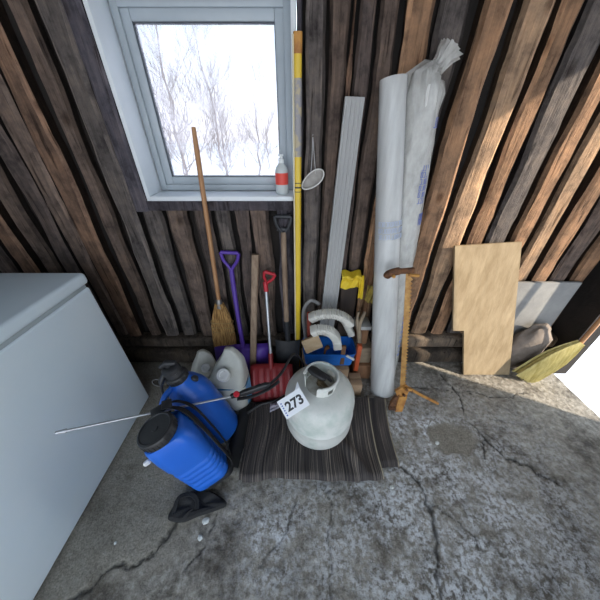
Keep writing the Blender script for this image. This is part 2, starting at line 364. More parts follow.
def build_floor():
    x = np.arange(XL, XR + .001, .006); y = np.concatenate([np.arange(YF - .3, -1.35, .05), np.arange(-1.35, .10, .006)])
    X, Y = np.meshgrid(x, y); Z = np.zeros_like(X)
    rs = np.random.RandomState(3)
    def vn(fx, fy, seed):     # cheap value noise
        r = np.random.RandomState(seed); G = r.rand(64, 64); u = (X - XL) * fx; v = (Y + 4) * fy
        i = np.floor(u).astype(int); j = np.floor(v).astype(int); a = u - i; b = v - j; a = a * a * (3 - 2 * a); b = b * b * (3 - 2 * b)
        g = lambda p, q: G[p % 64, q % 64]
        return (g(i, j) * (1 - a) + g(i + 1, j) * a) * (1 - b) + (g(i, j + 1) * (1 - a) + g(i + 1, j + 1) * a) * b - .5
    Z += .006 * vn(4, 4, 1) + .003 * vn(14, 14, 2) + .0015 * vn(40, 40, 5)
    wx = X + .03 * vn(9, 9, 8) + .022 * vn(30, 30, 9) + .012 * vn(80, 80, 29); wy = Y + .03 * vn(9, 9, 18) + .022 * vn(30, 30, 19) + .012 * vn(80, 80, 39)
    crack = np.zeros_like(X)
    def line(pts, w, depth=1.0):
        nonlocal crack
        d = np.full_like(X, 9.)
        for (ax, ay), (bx, by) in zip(pts, pts[1:]):
            vx, vy = bx - ax, by - ay; t = np.clip(((wx - ax) * vx + (wy - ay) * vy) / (vx * vx + vy * vy), 0, 1)
            d = np.minimum(d, np.hypot(wx - ax - t * vx, wy - ay - t * vy))
        crack = np.maximum(crack, depth * np.clip(1.2 - d / (w * .62 * (1 + 1.1 * vn(22, 22, 60))), 0, 1))
    line([(.875, -.16), (.905, -.265), (.90, -.33), (.885, -.42), (.905, -.55), (.95, -.62), (1.02, -.68), (1.1, -.74)], .0085)
    line([(.60, -.25), (.70, -.255), (.80, -.262), (.905, -.275), (1.0, -.27), (1.09, -.30), (1.2, -.315), (1.3, -.29)], .006)
    line([(.905, -.275), (.98, -.22), (1.1, -.21), (1.2, -.25)], .004, .7)
    line([(.84, -.64), (.87, -.60), (.905, -.55)], .006)
    line([(.44, -.66), (.50, -.73), (.515, -.80), (.50, -.90), (.478, -.98), (.45, -1.06), (.44, -1.3)], .013, .9)
    line([(.515, -.80), (.60, -.86), (.66, -.95)], .005, .7)
    line([(.135, -.75), (.12, -.86), (.09, -1.0), (.11, -1.3)], .005, .7)
    line([(-.43, -.76), (-.47, -.80), (-.48, -.88), (-.52, -.94), (-.57, -.985), (-.64, -.985), (-.72, -1.05), (-.8, -1.08)], .010, .85)
    line([(-.33, -.84), (-.35, -.93), (-.40, -1.0)], .005, .8)
    line([(-.02, -.80), (-.06, -.88), (-.14, -.99)], .007, .6)
    line([(1.0, -.42), (1.12, -.47), (1.3, -.5)], .005, .5)
    slab = 1 / (1 + np.exp(((wx + .44) + .35 * np.clip(wy + .88, -1, 0) * 1.6 + .12 * np.clip(wy + .8, 0, 1)) / .012))
    slab *= 1 / (1 + np.exp(-((wy + .985) - .35 * (wx + .55)) / .012))
    patch = np.clip(1.25 - np.hypot((wx - .74) / .105, (wy + .545) / .068), 0, .25) * 4
    smooth = np.clip(slab * .85 + patch, 0, 1)
    wht = np.clip(1.25 - np.hypot((X - .55) / .75, (Y + .85) / .62), 0, 1) * .75
    wht = np.maximum(wht, np.clip(1.3 - np.hypot((X - .60) / .20, (Y + .50) / .13), 0, 1))
    wht = np.maximum(wht, np.clip(1.2 - np.hypot((X + .10) / .14, (Y + .92) / .14), 0, 1) * .9)
    wht *= 1 - patch
    Z += .003 * slab - .007 * crack - .004 * patch + .003 * vn(70, 70, 71) * (1 - smooth)
    Z -= .01 + .0005
    Z[Y > -.02] = -.02
    nr, nc = X.shape
    co = np.stack([X, Y, Z + .01], -1).reshape(-1, 3)
    idx = np.arange(nr * nc).reshape(nr, nc)
    F = np.stack([idx[:-1, :-1], idx[:-1, 1:], idx[1:, 1:], idx[1:, :-1]], -1).reshape(-1, 4)
    me = bpy.data.meshes.new('floor'); me.from_pydata(co.tolist(), [], F.tolist()); me.update()
    ca = me.color_attributes.new('wear', 'FLOAT_COLOR', 'POINT')
    buf = np.stack([crack, wht, smooth, np.ones_like(X)], -1).reshape(-1).astype(np.float32); ca.data.foreach_set('color', buf)
    me.polygons.foreach_set('use_smooth', [True] * len(me.polygons)); me.materials.append(M['concrete'])
    o = bpy.data.objects.new('floor', me); C.objects.link(o); struct(o)
build_floor()

# board wall: dark backing (with the window hole) and a row of rough slabs nailed over it
bm = B()
ox0, ox1, oz0, oz1 = WX0 - .02, WX1 + .02, WZ0 - .02, WZ1 + .02
for a in ((XL, ox0, -.02, ZC), (ox1, XR, -.02, ZC), (ox0, ox1, -.02, oz0), (ox0, ox1, oz1, ZC)):
    box(bm, a[0], a[1], .045, .16, a[2], a[3])
slabs = []   # x0, x1, z0, z1, lean, front y, colour
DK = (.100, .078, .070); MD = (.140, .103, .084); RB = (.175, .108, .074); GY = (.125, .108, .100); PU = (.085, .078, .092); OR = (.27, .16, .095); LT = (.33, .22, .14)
T0 = .19
slabs += [(-1.70, -1.62, T0, ZC, 0, 0, MD), (-1.585, -1.50, T0, ZC, .01, 0, DK), (-1.46, -1.38, T0, ZC, 0, -.01, RB), (-1.345, -1.265, T0, ZC, .01, 0, MD), (-1.235, -1.165, T0, ZC, .0, 0, DK),
          (-1.145, -1.075, T0, ZC, .01, 0, MD), (-1.06, -.975, T0, ZC, .02, -.012, RB), (-.935, -.87, T0, ZC, .0, 0, MD), (-.84, -.755, T0, ZC, .01, -.008, GY)]
slabs += [(-.745, -.682, .95, ZC, .0, -.022, PU), (-.73, -.645, T0, .955, .005, 0, GY), (-.615, -.525, T0, .955, -.0, -.005, MD), (-.495, -.415, T0, .955, .0, 0, DK), (-.395, -.325, T0, .955, .0, -.004, GY),
          (-.305, -.245, T0, .955, 0, 0, DK), (-.225, -.145, T0, .955, 0, -.006, MD), (-.105, -.03, T0, .955, 0, .012, PU)]
slabs += [(-.008, .012, T0, ZC, 0, .02, PU), (.02, .088, T0, ZC, .0, -.004, GY), (.10, .158, T0, ZC, .006, 0, MD), (.172, .182, T0, ZC, .0, .012, RB), (.195, .245, T0, ZC, .004, .004, DK), (.255, .315, T0, ZC, .004, -.006, MD),
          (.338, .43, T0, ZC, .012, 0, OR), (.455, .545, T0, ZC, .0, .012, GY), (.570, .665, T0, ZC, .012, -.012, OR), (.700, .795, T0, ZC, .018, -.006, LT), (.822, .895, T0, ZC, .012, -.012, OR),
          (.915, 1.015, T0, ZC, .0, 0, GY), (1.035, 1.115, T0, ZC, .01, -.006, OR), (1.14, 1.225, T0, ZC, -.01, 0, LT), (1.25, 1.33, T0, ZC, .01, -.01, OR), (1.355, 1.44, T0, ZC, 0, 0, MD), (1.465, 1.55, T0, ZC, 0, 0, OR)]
cl = bm.loops.layers.float_color.new('tint') if hasattr(bm.loops.layers, 'float_color') else None
for k, (x0, x1, z0, z1, lean, yf, colr) in enumerate(slabs):
    nseg = max(6, int((z1 - z0) / .045)); w = x1 - x0; xc = (x0 + x1) / 2; rings = []
    for i in range(nseg + 1):
        z = z0 + (z1 - z0) * i / nseg
        am = .014 if k != 9 else .002
        l = xc - w / 2 + am * nz(z * 4, k * 3.1) + .004 * nz(z * 18, k) - lean * (.5 - z / 2)
        r = xc + w / 2 + am * nz(z * 4, k * 3.1, 9) + .004 * nz(z * 18, k, 5) - lean * (.5 - z / 2)
        d = .05; wob = .005 * nz(z * 5, k, 2); f0 = yf + wob - .002; bv = min(.014, w * .16)
        rings.append([bm.verts.new(p) for p in ((l + .004, .046, z), (l, yf + .010, z), (l + bv + .003 * nz(z * 9, k, 8), f0, z), (xc, f0 - .002, z), (r - bv + .003 * nz(z * 9, k, 4), f0 + .001, z), (r, yf + .011, z), (r - .004, .046, z))])
    fs = []
    for a, b in zip(rings, rings[1:]):
        for j in range(6): fs.append(bm.faces.new((a[j], a[j + 1], b[j + 1], b[j])))
    fs.append(bm.faces.new(rings[0][::-1])); fs.append(bm.faces.new(rings[-1]))
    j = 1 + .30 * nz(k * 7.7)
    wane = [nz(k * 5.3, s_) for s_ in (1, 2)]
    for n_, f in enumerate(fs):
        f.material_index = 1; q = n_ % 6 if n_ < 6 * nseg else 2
        m_ = .16 if q in (0, 5) else (1.55 if (q == 1 and wane[0] > .05) or (q == 4 and wane[1] > .05) else .62) if q in (1, 4) else 1.0  # bark-dark tint on slab sides, shade of the gaps put into the colour
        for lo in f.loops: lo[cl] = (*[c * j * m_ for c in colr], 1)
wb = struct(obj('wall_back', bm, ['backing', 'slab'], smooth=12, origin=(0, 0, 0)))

def tinted(bm, colr):
    l = bm.loops.layers.float_color.new('tint')
    for f in bm.faces:
        for lo in f.loops: lo[l] = (*colr, 1)
# sill logs along the foot of the wall, and the plank under the window
def log(x0, x1, yc, zc, ry, rz, seed, colr, name):
    bm = B(); n = 60; path = []; sc = []
    for i in range(n + 1):
        x = x0 + (x1 - x0) * i / n
        path.append((x, yc, zc + .006 * nz(x * 3, seed))); sc.append(1 + .05 * nz(x * 5, seed, 3))
    sweep(bm, path, rrect(2 * ry, 2 * rz, min(ry, rz) * .6, 4), up=(0, 0, 1), scale=sc); tinted(bm, colr)
    return struct(obj(name, bm, 'slab'))
log(XL, .60, .005, .148, .040, .036, 2, (.085, .068, .055), 'trim_1')
log(.60, XR, -.005, .163, .044, .045, 4, (.16, .125, .095), 'trim_2')
log(XL, XR, -.012, .050, .052, .058, 6, (.060, .048, .038), 'trim_3')
bm = B(); box(bm, WX0 - .03, WX1 + .02, -.018, .05, .952, WZ0 - .016, .004); tinted(bm, (.07, .062, .072)); struct(obj('trim_4', bm, 'slab'))

# window: recess boards, outer frame, sash, pane
bm = B(); t = .016
box(bm, WX0 - t, WX0, -.026, .15, WZ0 - t, WZ1 + t, .002); box(bm, WX1, WX1 + t, -.02, .15, WZ0 - t, WZ1 + t, .002)
box(bm, WX0, WX1, -.018, .15, WZ1, WZ1 + t, .002)
win = struct(obj('window_1', bm, 'pvc', origin=((WX0 + WX1) / 2, .1, WZ0)))
bm = B(); box(bm, WX0, WX1, -.028, .15, WZ0 - t, WZ0 + .004, .003); obj('window_sill', bm, 'pvc', win)
def ring_frame(bm, x0, x1, z0, z1, y0, y1, w, bev=.003):
    box(bm, x0, x0 + w, y0, y1, z0, z1, bev); box(bm, x1 - w, x1, y0, y1, z0, z1, bev)
    box(bm, x0 + w - .001, x1 - w + .001, y0, y1, z0, z0 + w, bev); box(bm, x0 + w - .001, x1 - w + .001, y0, y1, z1 - w, z1, bev)
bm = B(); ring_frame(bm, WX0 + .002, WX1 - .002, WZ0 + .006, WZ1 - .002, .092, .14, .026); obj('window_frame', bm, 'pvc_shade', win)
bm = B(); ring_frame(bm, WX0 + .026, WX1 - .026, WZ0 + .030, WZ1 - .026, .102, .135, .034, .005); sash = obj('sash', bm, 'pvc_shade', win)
bm = B(); ring_frame(bm, WX0 + .058, WX1 - .058, WZ0 + .062, WZ1 - .058, .106, .13, .004, 0); obj('gasket', bm, 'gasket', sash)
bm = B(); box(bm, WX0 + .058, WX1 - .058, .117, .121, WZ0 + .062, WZ1 - .058); obj('pane', bm, 'pane', win)

# side walls, roof
bm = B(); box(bm, XL - .1, XL, YF, .16, -.02, ZC)
struct(obj('wall_left', bm, 'backing'))
bm = B()
box(bm, XR, XR + .10, DOOR_Y1, .16, -.02, ZC); box(bm, XR, XR + .10, YF, DOOR_Y0, -.02, ZC); box(bm, XR, XR + .10, DOOR_Y0, DOOR_Y1, DOOR_Z, ZC)
struct(obj('wall_right', bm, 'backing'))
bm = B(); box(bm, XL - .1, XR + .1, YF, .3, ZC, ZC + .08); struct(obj('ceiling', bm, 'backing'))

# outside: snow
def snow_fn(u, v):
    x = -30 + 60 * u; y = -12 + 52 * v
    inside = (XL - .1 < x < XR + .1) and (YF < y < .2)
    return (x, y, -.10 + .12 * nz(x * .3, y * .3) * (1 if abs(x) > 3 or y > 1.5 else 0))
bm = B(); sheet(bm, snow_fn, 80, 80, .04); o = obj('ground', bm, 'snow'); struct(o)

# bare trees behind the window
def tree(x, y, h, seed, name, label, r0=.05, lean=.0, nb=26):
    r = random.Random(seed); bm = B()
    base = V((x, y, -.12)); pts = [base]
    n = 9
    for i in range(1, n + 1):
        pts.append(base + V((lean * i / n * h + r.uniform(-.06, .06), r.uniform(-.06, .06), h * i / n)))
    rad = [r0 * (1 - .85 * i / n) for i in range(n + 1)]
    tube(bm, pts, rad, 8)
    def branch(p, d, L, rr, depth):
        k = 5; q = [p]; dd = d.copy()
        for i in range(k):
            dd = (dd + V((r.uniform(-.25, .25), r.uniform(-.25, .25), r.uniform(-.02, .28)))).normalized(); q.append(q[-1] + dd * L / k)
        tube(bm, q, [rr * (1 - .75 * i / k) for i in range(k + 1)], 5)
        if depth:
            for i in range(1, k + 1):
                for _ in range(2):
                    if r.random() < .85:
                        nd = (dd + V((r.uniform(-1, 1), r.uniform(-1, 1), r.uniform(-.2, .8)))).normalized(); branch(q[i], nd, L * r.uniform(.35, .6), rr * .5, depth - 1)
    for b in range(nb):
        i = r.uniform(.12, .97); j = min(n - 1, int(i * n)); p = lerp(pts[j], pts[j + 1], i * n - j)
        a = r.uniform(0, 2 * PI); d = V((math.cos(a), math.sin(a), r.uniform(.3, 1.1))).normalized()
        branch(p, d, h * (.34 - .22 * i) * r.uniform(.7, 1.3), r0 * .30 * (1.1 - i), 2)
    tag(obj(name, bm, 'bark'), label, 'tree', 'bare trees in the snow outside the window')
tree(-2.35, 4.4, 3.2, 11, 'bare_tree', 'bare leaning birch seen in the left half of the window, nearest to the glass', .035, .05)
tree(-1.55, 4.9, 3.0, 12, 'bare_tree', 'bare forked birch seen at the middle right of the window pane', .03, -.08)
tree(-3.4, 7.0, 3.6, 13, 'bare_tree', 'thin bare tree at the lower left of the window view', .03, .03)
tree(-1.1, 6.4, 2.6, 14, 'bare_tree', 'thin bare tree at the far right edge of the window view', .028, .02)
tree(-2.7, 9.0, 3.2, 15, 'bare_tree', 'farthest bare tree, faint in the middle of the window view', .03, 0)
for i in range(7):
    r = random.Random(40 + i); x = -6 + i * .75 + r.uniform(-.2, .2); y = 11 + r.uniform(-1, 1)
    tree(x, y, 1.5 + r.uniform(0, .5), 50 + i, 'bare_shrub', 'low bare bush in the snowy thicket along the bottom of the window view', .02, 0, 18)
for o in C.objects:
    if o.name.startswith('bare_shrub'): o['category'] = 'bush'; o['group'] = 'bare bushes in the snow'

# ------------------------------------------------------------------ chest freezer
fx1 = -.845
fr = thing('chest_freezer', (-1.13, -.88, 0), 'pale blue-white chest freezer standing at the left edge', 'freezer')
bm = B(); box(bm, -1.42, fx1, -1.46, -.315, .012, .735, .012, 3); obj('cabinet', bm, 'freezer', fr)
bm = B(); box(bm, -1.41, fx1 - .006, -1.45, -.325, .733, .748, .002); obj('lid_seal', bm, 'seal', fr)
bm = B(); box(bm, -1.425, fx1 + .004, -1.465, -.308, .748, .795, .014, 4); obj('lid', bm, 'freezer', fr)
for x in (-1.36, -.91):
    for y in (-1.4, -.38): bm = B(); lathe(bm, [(.018, 0), (.02, .013)], 16, Matrix.Translation((x, y, 0))); obj('foot', bm, 'black', fr)

# ------------------------------------------------------------------ rods and tools against the wall
def bristle_head(bm, top, bot, w0, w1, t0, t1, n, side, seed, r=.0016, neck=.12):
    """fan of straw strands from a bound neck to a broad cut end, around a solid core"""
    rr = random.Random(seed); top = V(top); bot = V(bot); ax = (bot - top).normalized(); s = V(side); s = (s - ax * s.dot(ax)).normalized(); q = ax.cross(s)
    L = (bot - top).length
    def width(t): return w0 + (w1 - w0) * min(1, t / .45) ** .7
    def thick(t): return t0 + (t1 - t0) * min(1, t / .5)
    path = [top + ax * L * k / 8 * .97 for k in range(9)]
    sweep(bm, path, rrect(1, 1, .45, 5), up=q, scale=[(width(k / 8) * .93, thick(k / 8) * .8) for k in range(9)])
    for i in range(n):
        u = rr.uniform(-.5, .5); v = rr.choice((-1, 1)) * math.sqrt(max(0, 1 - (2 * u) ** 2 * .7)) * .5 * rr.uniform(.8, 1.05)
        p = []; e = rr.uniform(.94, 1.02); du = rr.uniform(-.02, .02)
        for k in range(6):
            t = e * k / 5; p.append(top + ax * L * t + s * ((u + du * t) * width(t)) + q * (v * thick(t)))
        tube(bm, p, r * rr.uniform(.7, 1.3), 4)
top = V((-.408, -.016, 1.264)); foot = V((-.452, -.105, .012)); jn = lerp(top, foot, .62)
br = thing('corn_broom', (foot.x, foot.y, 0), 'long-handled corn broom leaning beside the window, straw head down in front of the purple shovel', 'broom')
bm = B(); path = [lerp(top, jn, k / 10) for k in range(11)]; tube(bm, path, [.0105 if k else .008 for k in range(11)], 16); obj('handle', bm, 'handle_wood', br)
bm = B(); bristle_head(bm, lerp(top, foot, .625), lerp(top, foot, .93), .040, .128, .032, .040, 460, (1, 0, 0), 5); bh = obj('bristles', bm, 'straw', br)
bm = B(); tube(bm, [lerp(top, foot, .605), lerp(top, foot, .612), lerp(top, foot, .63), lerp(top, foot, .645)], [.012, .0155, .0185, .021], 18); obj('wire_binding', bm, 'wire', br)
for tt in (.72, .745, .77):
    c = lerp(top, foot, tt); bm = B(); sweep(bm, [c, c + (foot - top).normalized() * .003], rrect(.130, .041, .018, 5), up=(0, -1, .1)); obj('stitching', bm, 'stitch', bh)

def dgrip(bm, c, w, h, r, tilt=0):
    """D-shaped grip: crossbar on top, two arms meeting at the shaft; c = bottom of the Y, front-facing"""
    c = V(c); R = Matrix.Rotation(tilt, 3, 'Y')
    P = lambda x, z: c + R @ V((x, 0, z))
    tube(bm, smoothpath([P(-w * .48, h), P(0, h * 1.0), P(w * .48, h)], 5), r * 1.1, 12)
    for s in (-1, 1): tube(bm, smoothpath([P(0, -.012), P(s * w * .12, .012), P(s * w * .40, h * .55), P(s * w * .5, h)], 6), [r * 1.35] + [r] * 17 + [r * .95], 12)
def scoop(bm, tl, tr, bl, brr, depth, ribs, t=.004, lip=.02, ribamp=.004):
    """snow-shovel blade: curved pan between four corners, pressed ribs, turned-up top"""
    tl, tr, bl, brr = map(V, (tl, tr, bl, brr)); n = ((tr - tl).cross(bl - tl)).normalized()
    def fn(u, v):
        p = lerp(lerp(tl, tr, u), lerp(bl, brr, u), v)
        bow = depth * (math.sin(PI * v) * .8 + .2) * (1 - (2 * u - 1) ** 4 * .9)
        rb = ribamp * max(0, math.cos(2 * PI * ribs * (u - .5))) ** 2 * (1 if .12 < v < .9 else .0)
        side = lip * (abs(2 * u - 1) ** 8); up = lip * 1.3 * max(0, 1 - v / .12) ** 2
        rc = .05 * max(0, 1 - v / .16) ** 2 * (abs(2 * u - 1) ** 6)
        return p + n * (bow - side - up + rb * -1) + (bl - tl) * rc
    sheet(bm, fn, 56, 26, t)

ps = thing('snow_shovel', (-.34, -.2, 0), 'purple plastic snow shovel with D-grip, blade hidden behind the white jug', 'shovel', None)
bm = B(); dgrip(bm, (-.352, -.028, .665), .088, .09, .0085, .05); obj('grip', bm, 'purple', ps)
bm = B(); tube(bm, smoothpath([(-.352, -.028, .66), (-.352, -.04, .58), (-.345, -.075, .42), (-.335, -.112, .27), (-.330, -.118, .17)], 6), [.013] + [.0125] * 23 + [.015], 14); obj('shaft', bm, 'purple', ps)
bm = B(); scoop(bm, (-.505, -.125, .210), (-.185, -.125, .222), (-.505, -.175, .016), (-.175, -.175, .016), -.016, 3, .004, -.02); obj('blade', bm, 'purple', ps)

rs = thing('snow_shovel', (-.16, -.28, 0), 'red snow shovel with bare metal shaft and small red grip, beside the gas bottle', 'shovel')
bm = B(); dgrip(bm, (-.176, -.048, .590), .056, .066, .0075, .35); obj('grip', bm, 'bright_red', rs)
bm = B(); tube(bm, [(-.181, -.048, .60), (-.178, -.06, .55)], .012, 14); obj('ferrule', bm, 'bright_red', rs)
bm = B(); tube(bm, [(-.179, -.055, .57), (-.162, -.205, .225)], .0085, 14); obj('shaft', bm, 'alu', rs)
bm = B(); scoop(bm, (-.280, -.225, .172), (-.045, -.225, .180), (-.262, -.350, .012), (-.034, -.350, .012), -.016, 7, .0035, -.010, .005)
tube(bm, [(-.163, -.200, .235), (-.161, -.235, .16), (-.160, -.280, .10)], [.012, .015, .010], 12); obj('blade', bm, 'red', rs)

bm = B(); p0, p1 = V((-.220, -.034, .748)), V((-.285, -.205, .004))
sweep(bm, [lerp(p0, p1, k / 10) for k in range(11)], rrect(.038, .030, .011, 3), up=(0, 1, 0), scale=[.95 + .06 * nz(k * .7, 3) for k in range(11)])
tag(obj('wooden_stick', bm, 'old_wood'), 'thick bare wooden stick standing upright between the two snow shovels', 'stick')

sp = thing('garden_spade', (-.06, -.1, 0), 'spade with black D-grip and wooden shaft, left of the yellow pole', 'spade')
bm = B(); dgrip(bm, (-.078, -.020, .845), .076, .082, .0085); box(bm, -.108, -.048, -.026, -.014, .86, .875, .003); obj('grip', bm, 'black_steel', sp)
bm = B(); tube(bm, [(-.078, -.020, .855), (-.079, -.028, .80), (-.078, -.05, .52), (-.076, -.075, .345)], [.013, .0135, .0135, .0145], 14); obj('shaft', bm, 'old_wood', sp)
bm = B(); tube(bm, [(-.076, -.073, .36), (-.070, -.095, .22), (-.068, -.105, .17)], [.0165, .016, .014], 14); obj('socket', bm, 'black_steel', sp)
bm = B()
def spade_fn(u, v):
    w = .145 * (1 - .12 * v - .75 * max(0, v - .75) ** 1.4 * 2.2); x = (u - .5) * w
    return V((-.072 + x, -.105 - .085 * v + .014 * (2 * u - 1) ** 2, .235 - .23 * v - (.0 if v > .02 else 0)))
sheet(bm, spade_fn, 16, 18, .004); obj('blade', bm, 'black_steel', sp)

yp = thing('extension_pole', (-.012, -.07, 0), 'tall yellow pole standing upright right of the window', 'pole')
pt, pb = V((-.007, -.048, 1.505)), V((-.012, -.085, 0.003))
bm = B(); sweep(bm, [lerp(pb, pt, k / 8) for k in range(9)], rrect(.027, .02, .009, 4), up=(0, 1, 0)); obj('shaft', bm, 'yellow', yp)
bm = B(); sweep(bm, [lerp(pb, pt, k / 4) + V((-.0155, -.002, 0)) for k in range(5)], rrect(.0065, .016, .003, 3), up=(0, 1, 0)); obj('edge_strip', bm, 'cream', yp)
bm = B(); sweep(bm, [lerp(pb, pt, .775), lerp(pb, pt, .93)], rrect(.0276, .0208, .009, 4), up=(0, 1, 0)); obj('printed_label', bm, 'grey_label', yp)
bm = B(); sweep(bm, [lerp(pb, pt, .97), lerp(pb, pt, 1.004)], rrect(.029, .022, .009, 4), up=(0, 1, 0)); obj('end_cap', bm, 'orange', yp)
bm = B()
for k, (a, b_) in enumerate(((.700, .704), (.712, .714), (.690, .692))): sweep(bm, [lerp(pb, pt, a), lerp(pb, pt, b_)], rrect(.0278, .021, .009, 4), up=(0, 1, 0))
obj('scale_mark', bm, 'ink', yp)

# ribbed vinyl length
dt, db = V((.196, -.030, 1.352)), V((.148, -.046, .02))
bm = B(); W_ = .5; prof = []
for k in range(41):
    u = k / 40; prof.append(((u - .5), -.5 + (-.10 if int(u * 9) % 2 else .06) * (0 if u in (0, 1) else 1)))
prof = [(-.5, .5), (.5, .5)] + [(a, b) for a, b in prof[::-1]]
path = [lerp(dt, db, k / 6) for k in range(7)]
sweep(bm, path, prof[::-1], up=(0, 1, .1), scale=[(.070 + .018 * k / 6, .022) for k in range(7)])
tag(obj('ribbed_vinyl_length', bm, 'gutter', smooth=20), 'long grey-white ribbed vinyl length leaning between the yellow pole and the plastic rolls', 'gutter')

# rolls of sheeting
def roll(bm, a, b, r0, r1, n=40, turns=0, k=24, amp=0, seed=1, top=None):
    a, b = V(a), V(b); fr_ = frames([a, b])[0]; t, s, u = fr_; rings = []
    for i in range(k + 1):
        f = i / k; c = lerp(a, b, f); r = r0 + (r1 - r0) * f; ring = []
        for j in range(n):
            th = 2 * PI * j / n; rr = r * (1 + amp * nz(math.cos(th) * 2.2 + seed, math.sin(th) * 2.2, f * 7) + amp * .5 * nz(math.cos(th) * 5, math.sin(th) * 5 + seed, f * 22))
            ring.append(bm.verts.new(c + s * rr * math.cos(th) + u * rr * math.sin(th)))
        rings.append(ring)
    for p, q in zip(rings, rings[1:]):
        for j in range(n): bm.faces.new((p[j], p[(j + 1) % n], q[(j + 1) % n], q[j]))
    return rings, (t, s, u)
r1b, r1t = V((.478, -.262, .004)), V((.312, -.075, 1.395))
R1 = thing('plastic_sheet_roll', (r1b.x, r1b.y, 0), 'milky clear roll of plastic sheeting, the shorter left one of the two rolls, smooth', 'roll')
bm = B(); ra, _ = roll(bm, r1b, r1t, .067, .0455, 48, amp=.012); rb, _ = roll(bm, r1b, r1t, .0625, .0415, 48, amp=.012)
for e in (0, -1):
    for j in range(48):
        q = (ra[e][j], rb[e][j], rb[e][(j + 1) % 48], ra[e][(j + 1) % 48]); bm.faces.new(q)
bmesh.ops.recalc_face_normals(bm, faces=bm.faces)
obj('outer_film', bm, 'film', R1)
bm = B(); ra, _ = roll(bm, r1b + V((0, 0, .003)), lerp(r1b, r1t, .985), .050, .033, 40, amp=.03, seed=4); bm.faces.new(ra[0][::-1]); bm.faces.new(ra[-1]); obj('inner_turns', bm, 'film_core', R1)

r2b, r2t = V((.535, -.135, .004)), V((.420, -.070, 1.395))
R2 = thing('plastic_sheet_roll', (r2b.x, r2b.y, 0), 'taller roll in crumpled clear wrap with blue print, bag end bunched at the top', 'roll')
bm = B(); ra, _ = roll(bm, r2b, lerp(r2b, r2t, .985), .050, .052, 40, amp=.04, seed=8); bm.faces.new(ra[0][::-1]); bm.faces.new(ra[-1]); obj('sheet_roll', bm, 'white_roll', R2)
bm = B(); path = [lerp(r2b, r2t, k / 30) for k in range(31)] + [V((.436, -.066, 1.412)), V((.452, -.060, 1.424)), V((.464, -.056, 1.438)), V((.476, -.054, 1.456)), V((.488, -.054, 1.474))]
n = 44; rings = []; fr_ = frames(path, (0, 1, 0)); RR = [.0585] * 31 + [.040, .022, .021, .031, .036]
for i, p in enumerate(path):
    t, s, u = fr_[i]; ring = []; am = .09 if i < 29 else .30
    for j in range(n):
        th = 2 * PI * j / n; r = RR[i] * (1 + am * nz(math.cos(th) * 3, math.sin(th) * 3, i * .55) + am * nz(math.cos(th) * 8, math.sin(th) * 8, i * .9))
        if i >= 29: r *= 1 + .12 * math.cos(9 * th + i)
        ring.append(bm.verts.new(p + s * r * math.cos(th) * 1.0 + u * r * math.sin(th)))
    rings.append(ring)
for p, q in zip(rings, rings[1:]):
    for j in range(n): bm.faces.new((p[j], p[(j + 1) % n], q[(j + 1) % n], q[j]))
obj('clear_wrap', bm, 'wrap', R2, smooth=70)
# printed marks wrapped on the rolls (illegible blue lettering strokes)
def print_marks(name, a, b, ra_, rb_, f0, f1, th0, th1, rows, seed, m, parent, size=.010):
    rr = random.Random(seed); a, b = V(a), V(b); t, s, u = frames([a, b])[0]; bm = B()
    def surf(f, th, lift): r = (ra_ + (rb_ - ra_) * f) + lift; return lerp(a, b, f) + s * r * math.cos(th) + u * r * math.sin(th)
    def stroke(fA, tA, fB, tB, w):
        for k in range(3):
            p = lambda x, o_, l: surf(fA + (fB - fA) * x, tA + (tB - tA) * x + (o_ / .055 if abs(fB - fA) > abs(tB - tA) * .05 else 0), l) + (t * o_ if abs(fB - fA) <= abs(tB - tA) * .05 else V())
            x0, x1 = k / 3, (k + 1) / 3
            q = [p(x0, -w, .0012), p(x1, -w, .0012), p(x1, w, .0012), p(x0, w, .0012)]; vv = [bm.verts.new(c) for c in q]; bm.faces.new(vv)
            q2 = [p(x0, -w, .0004), p(x1, -w, .0004), p(x1, w, .0004), p(x0, w, .0004)]; v2 = [bm.verts.new(c) for c in q2]; bm.faces.new(v2[::-1])
            for i in range(4): bm.faces.new((vv[i], v2[i], v2[(i + 1) % 4], vv[(i + 1) % 4]))
    L = (b - a).length
    for row in range(rows):
        f = f0 + (f1 - f0) * (row + .5) / rows; th = th0
        while th < th1:
            hw = size / .055 * .7; fh = size / L
            k = rr.random()
            stroke(f - fh, th, f + fh, th, size * .13)
            if k > .25: stroke(f + fh, th, f + fh, th + hw, size * .13)
            if k < .75: stroke(f - fh, th, f - fh, th + hw, size * .13)
            if k > .5: stroke(f - fh, th + hw, f + fh, th + hw, size * .13)
            th += hw * 1.7
    obj(name, bm, m, parent)
# angle facing the camera: found from the frame
t, s, u = frames([r1b, r1t])[0]; tf = math.atan2(V((0, -1, .3)).dot(u), V((0, -1, .3)).dot(s))
print_marks('printed_marks', r1b, r1t, .0675, .0462, .625, .68, tf - 1.1, tf + 1.1, 3, 3, 'pale_ink', R1, .0085)
t, s, u = frames([r2b, r2t])[0]; tr_ = math.atan2(V((.75, -.75, .1)).dot(u), V((.75, -.75, .1)).dot(s)); sg = 1
print_marks('printed_marks', r2b, r2t, .0590, .0590, .66, .69, tr_ - .45, tr_ + .3, 2, 5, 'blue_ink', R2, .012)
print_marks('printed_marks', r2b, r2t, .0590, .0590, .895, .925, tr_ - .25, tr_ + .35, 1, 7, 'blue_ink', R2, .014)
print_marks('printed_marks', r2b, r2t, .0590, .0590, .72, .82, tr_ + .1, tr_ + .5, 6, 9, 'blue_ink', R2, .009)
print_marks('printed_marks', r2b, r2t, .0590, .0590, .12, .40, tr_ - .1, tr_ + .2, 12, 6, 'blue_ink', R2, .008)

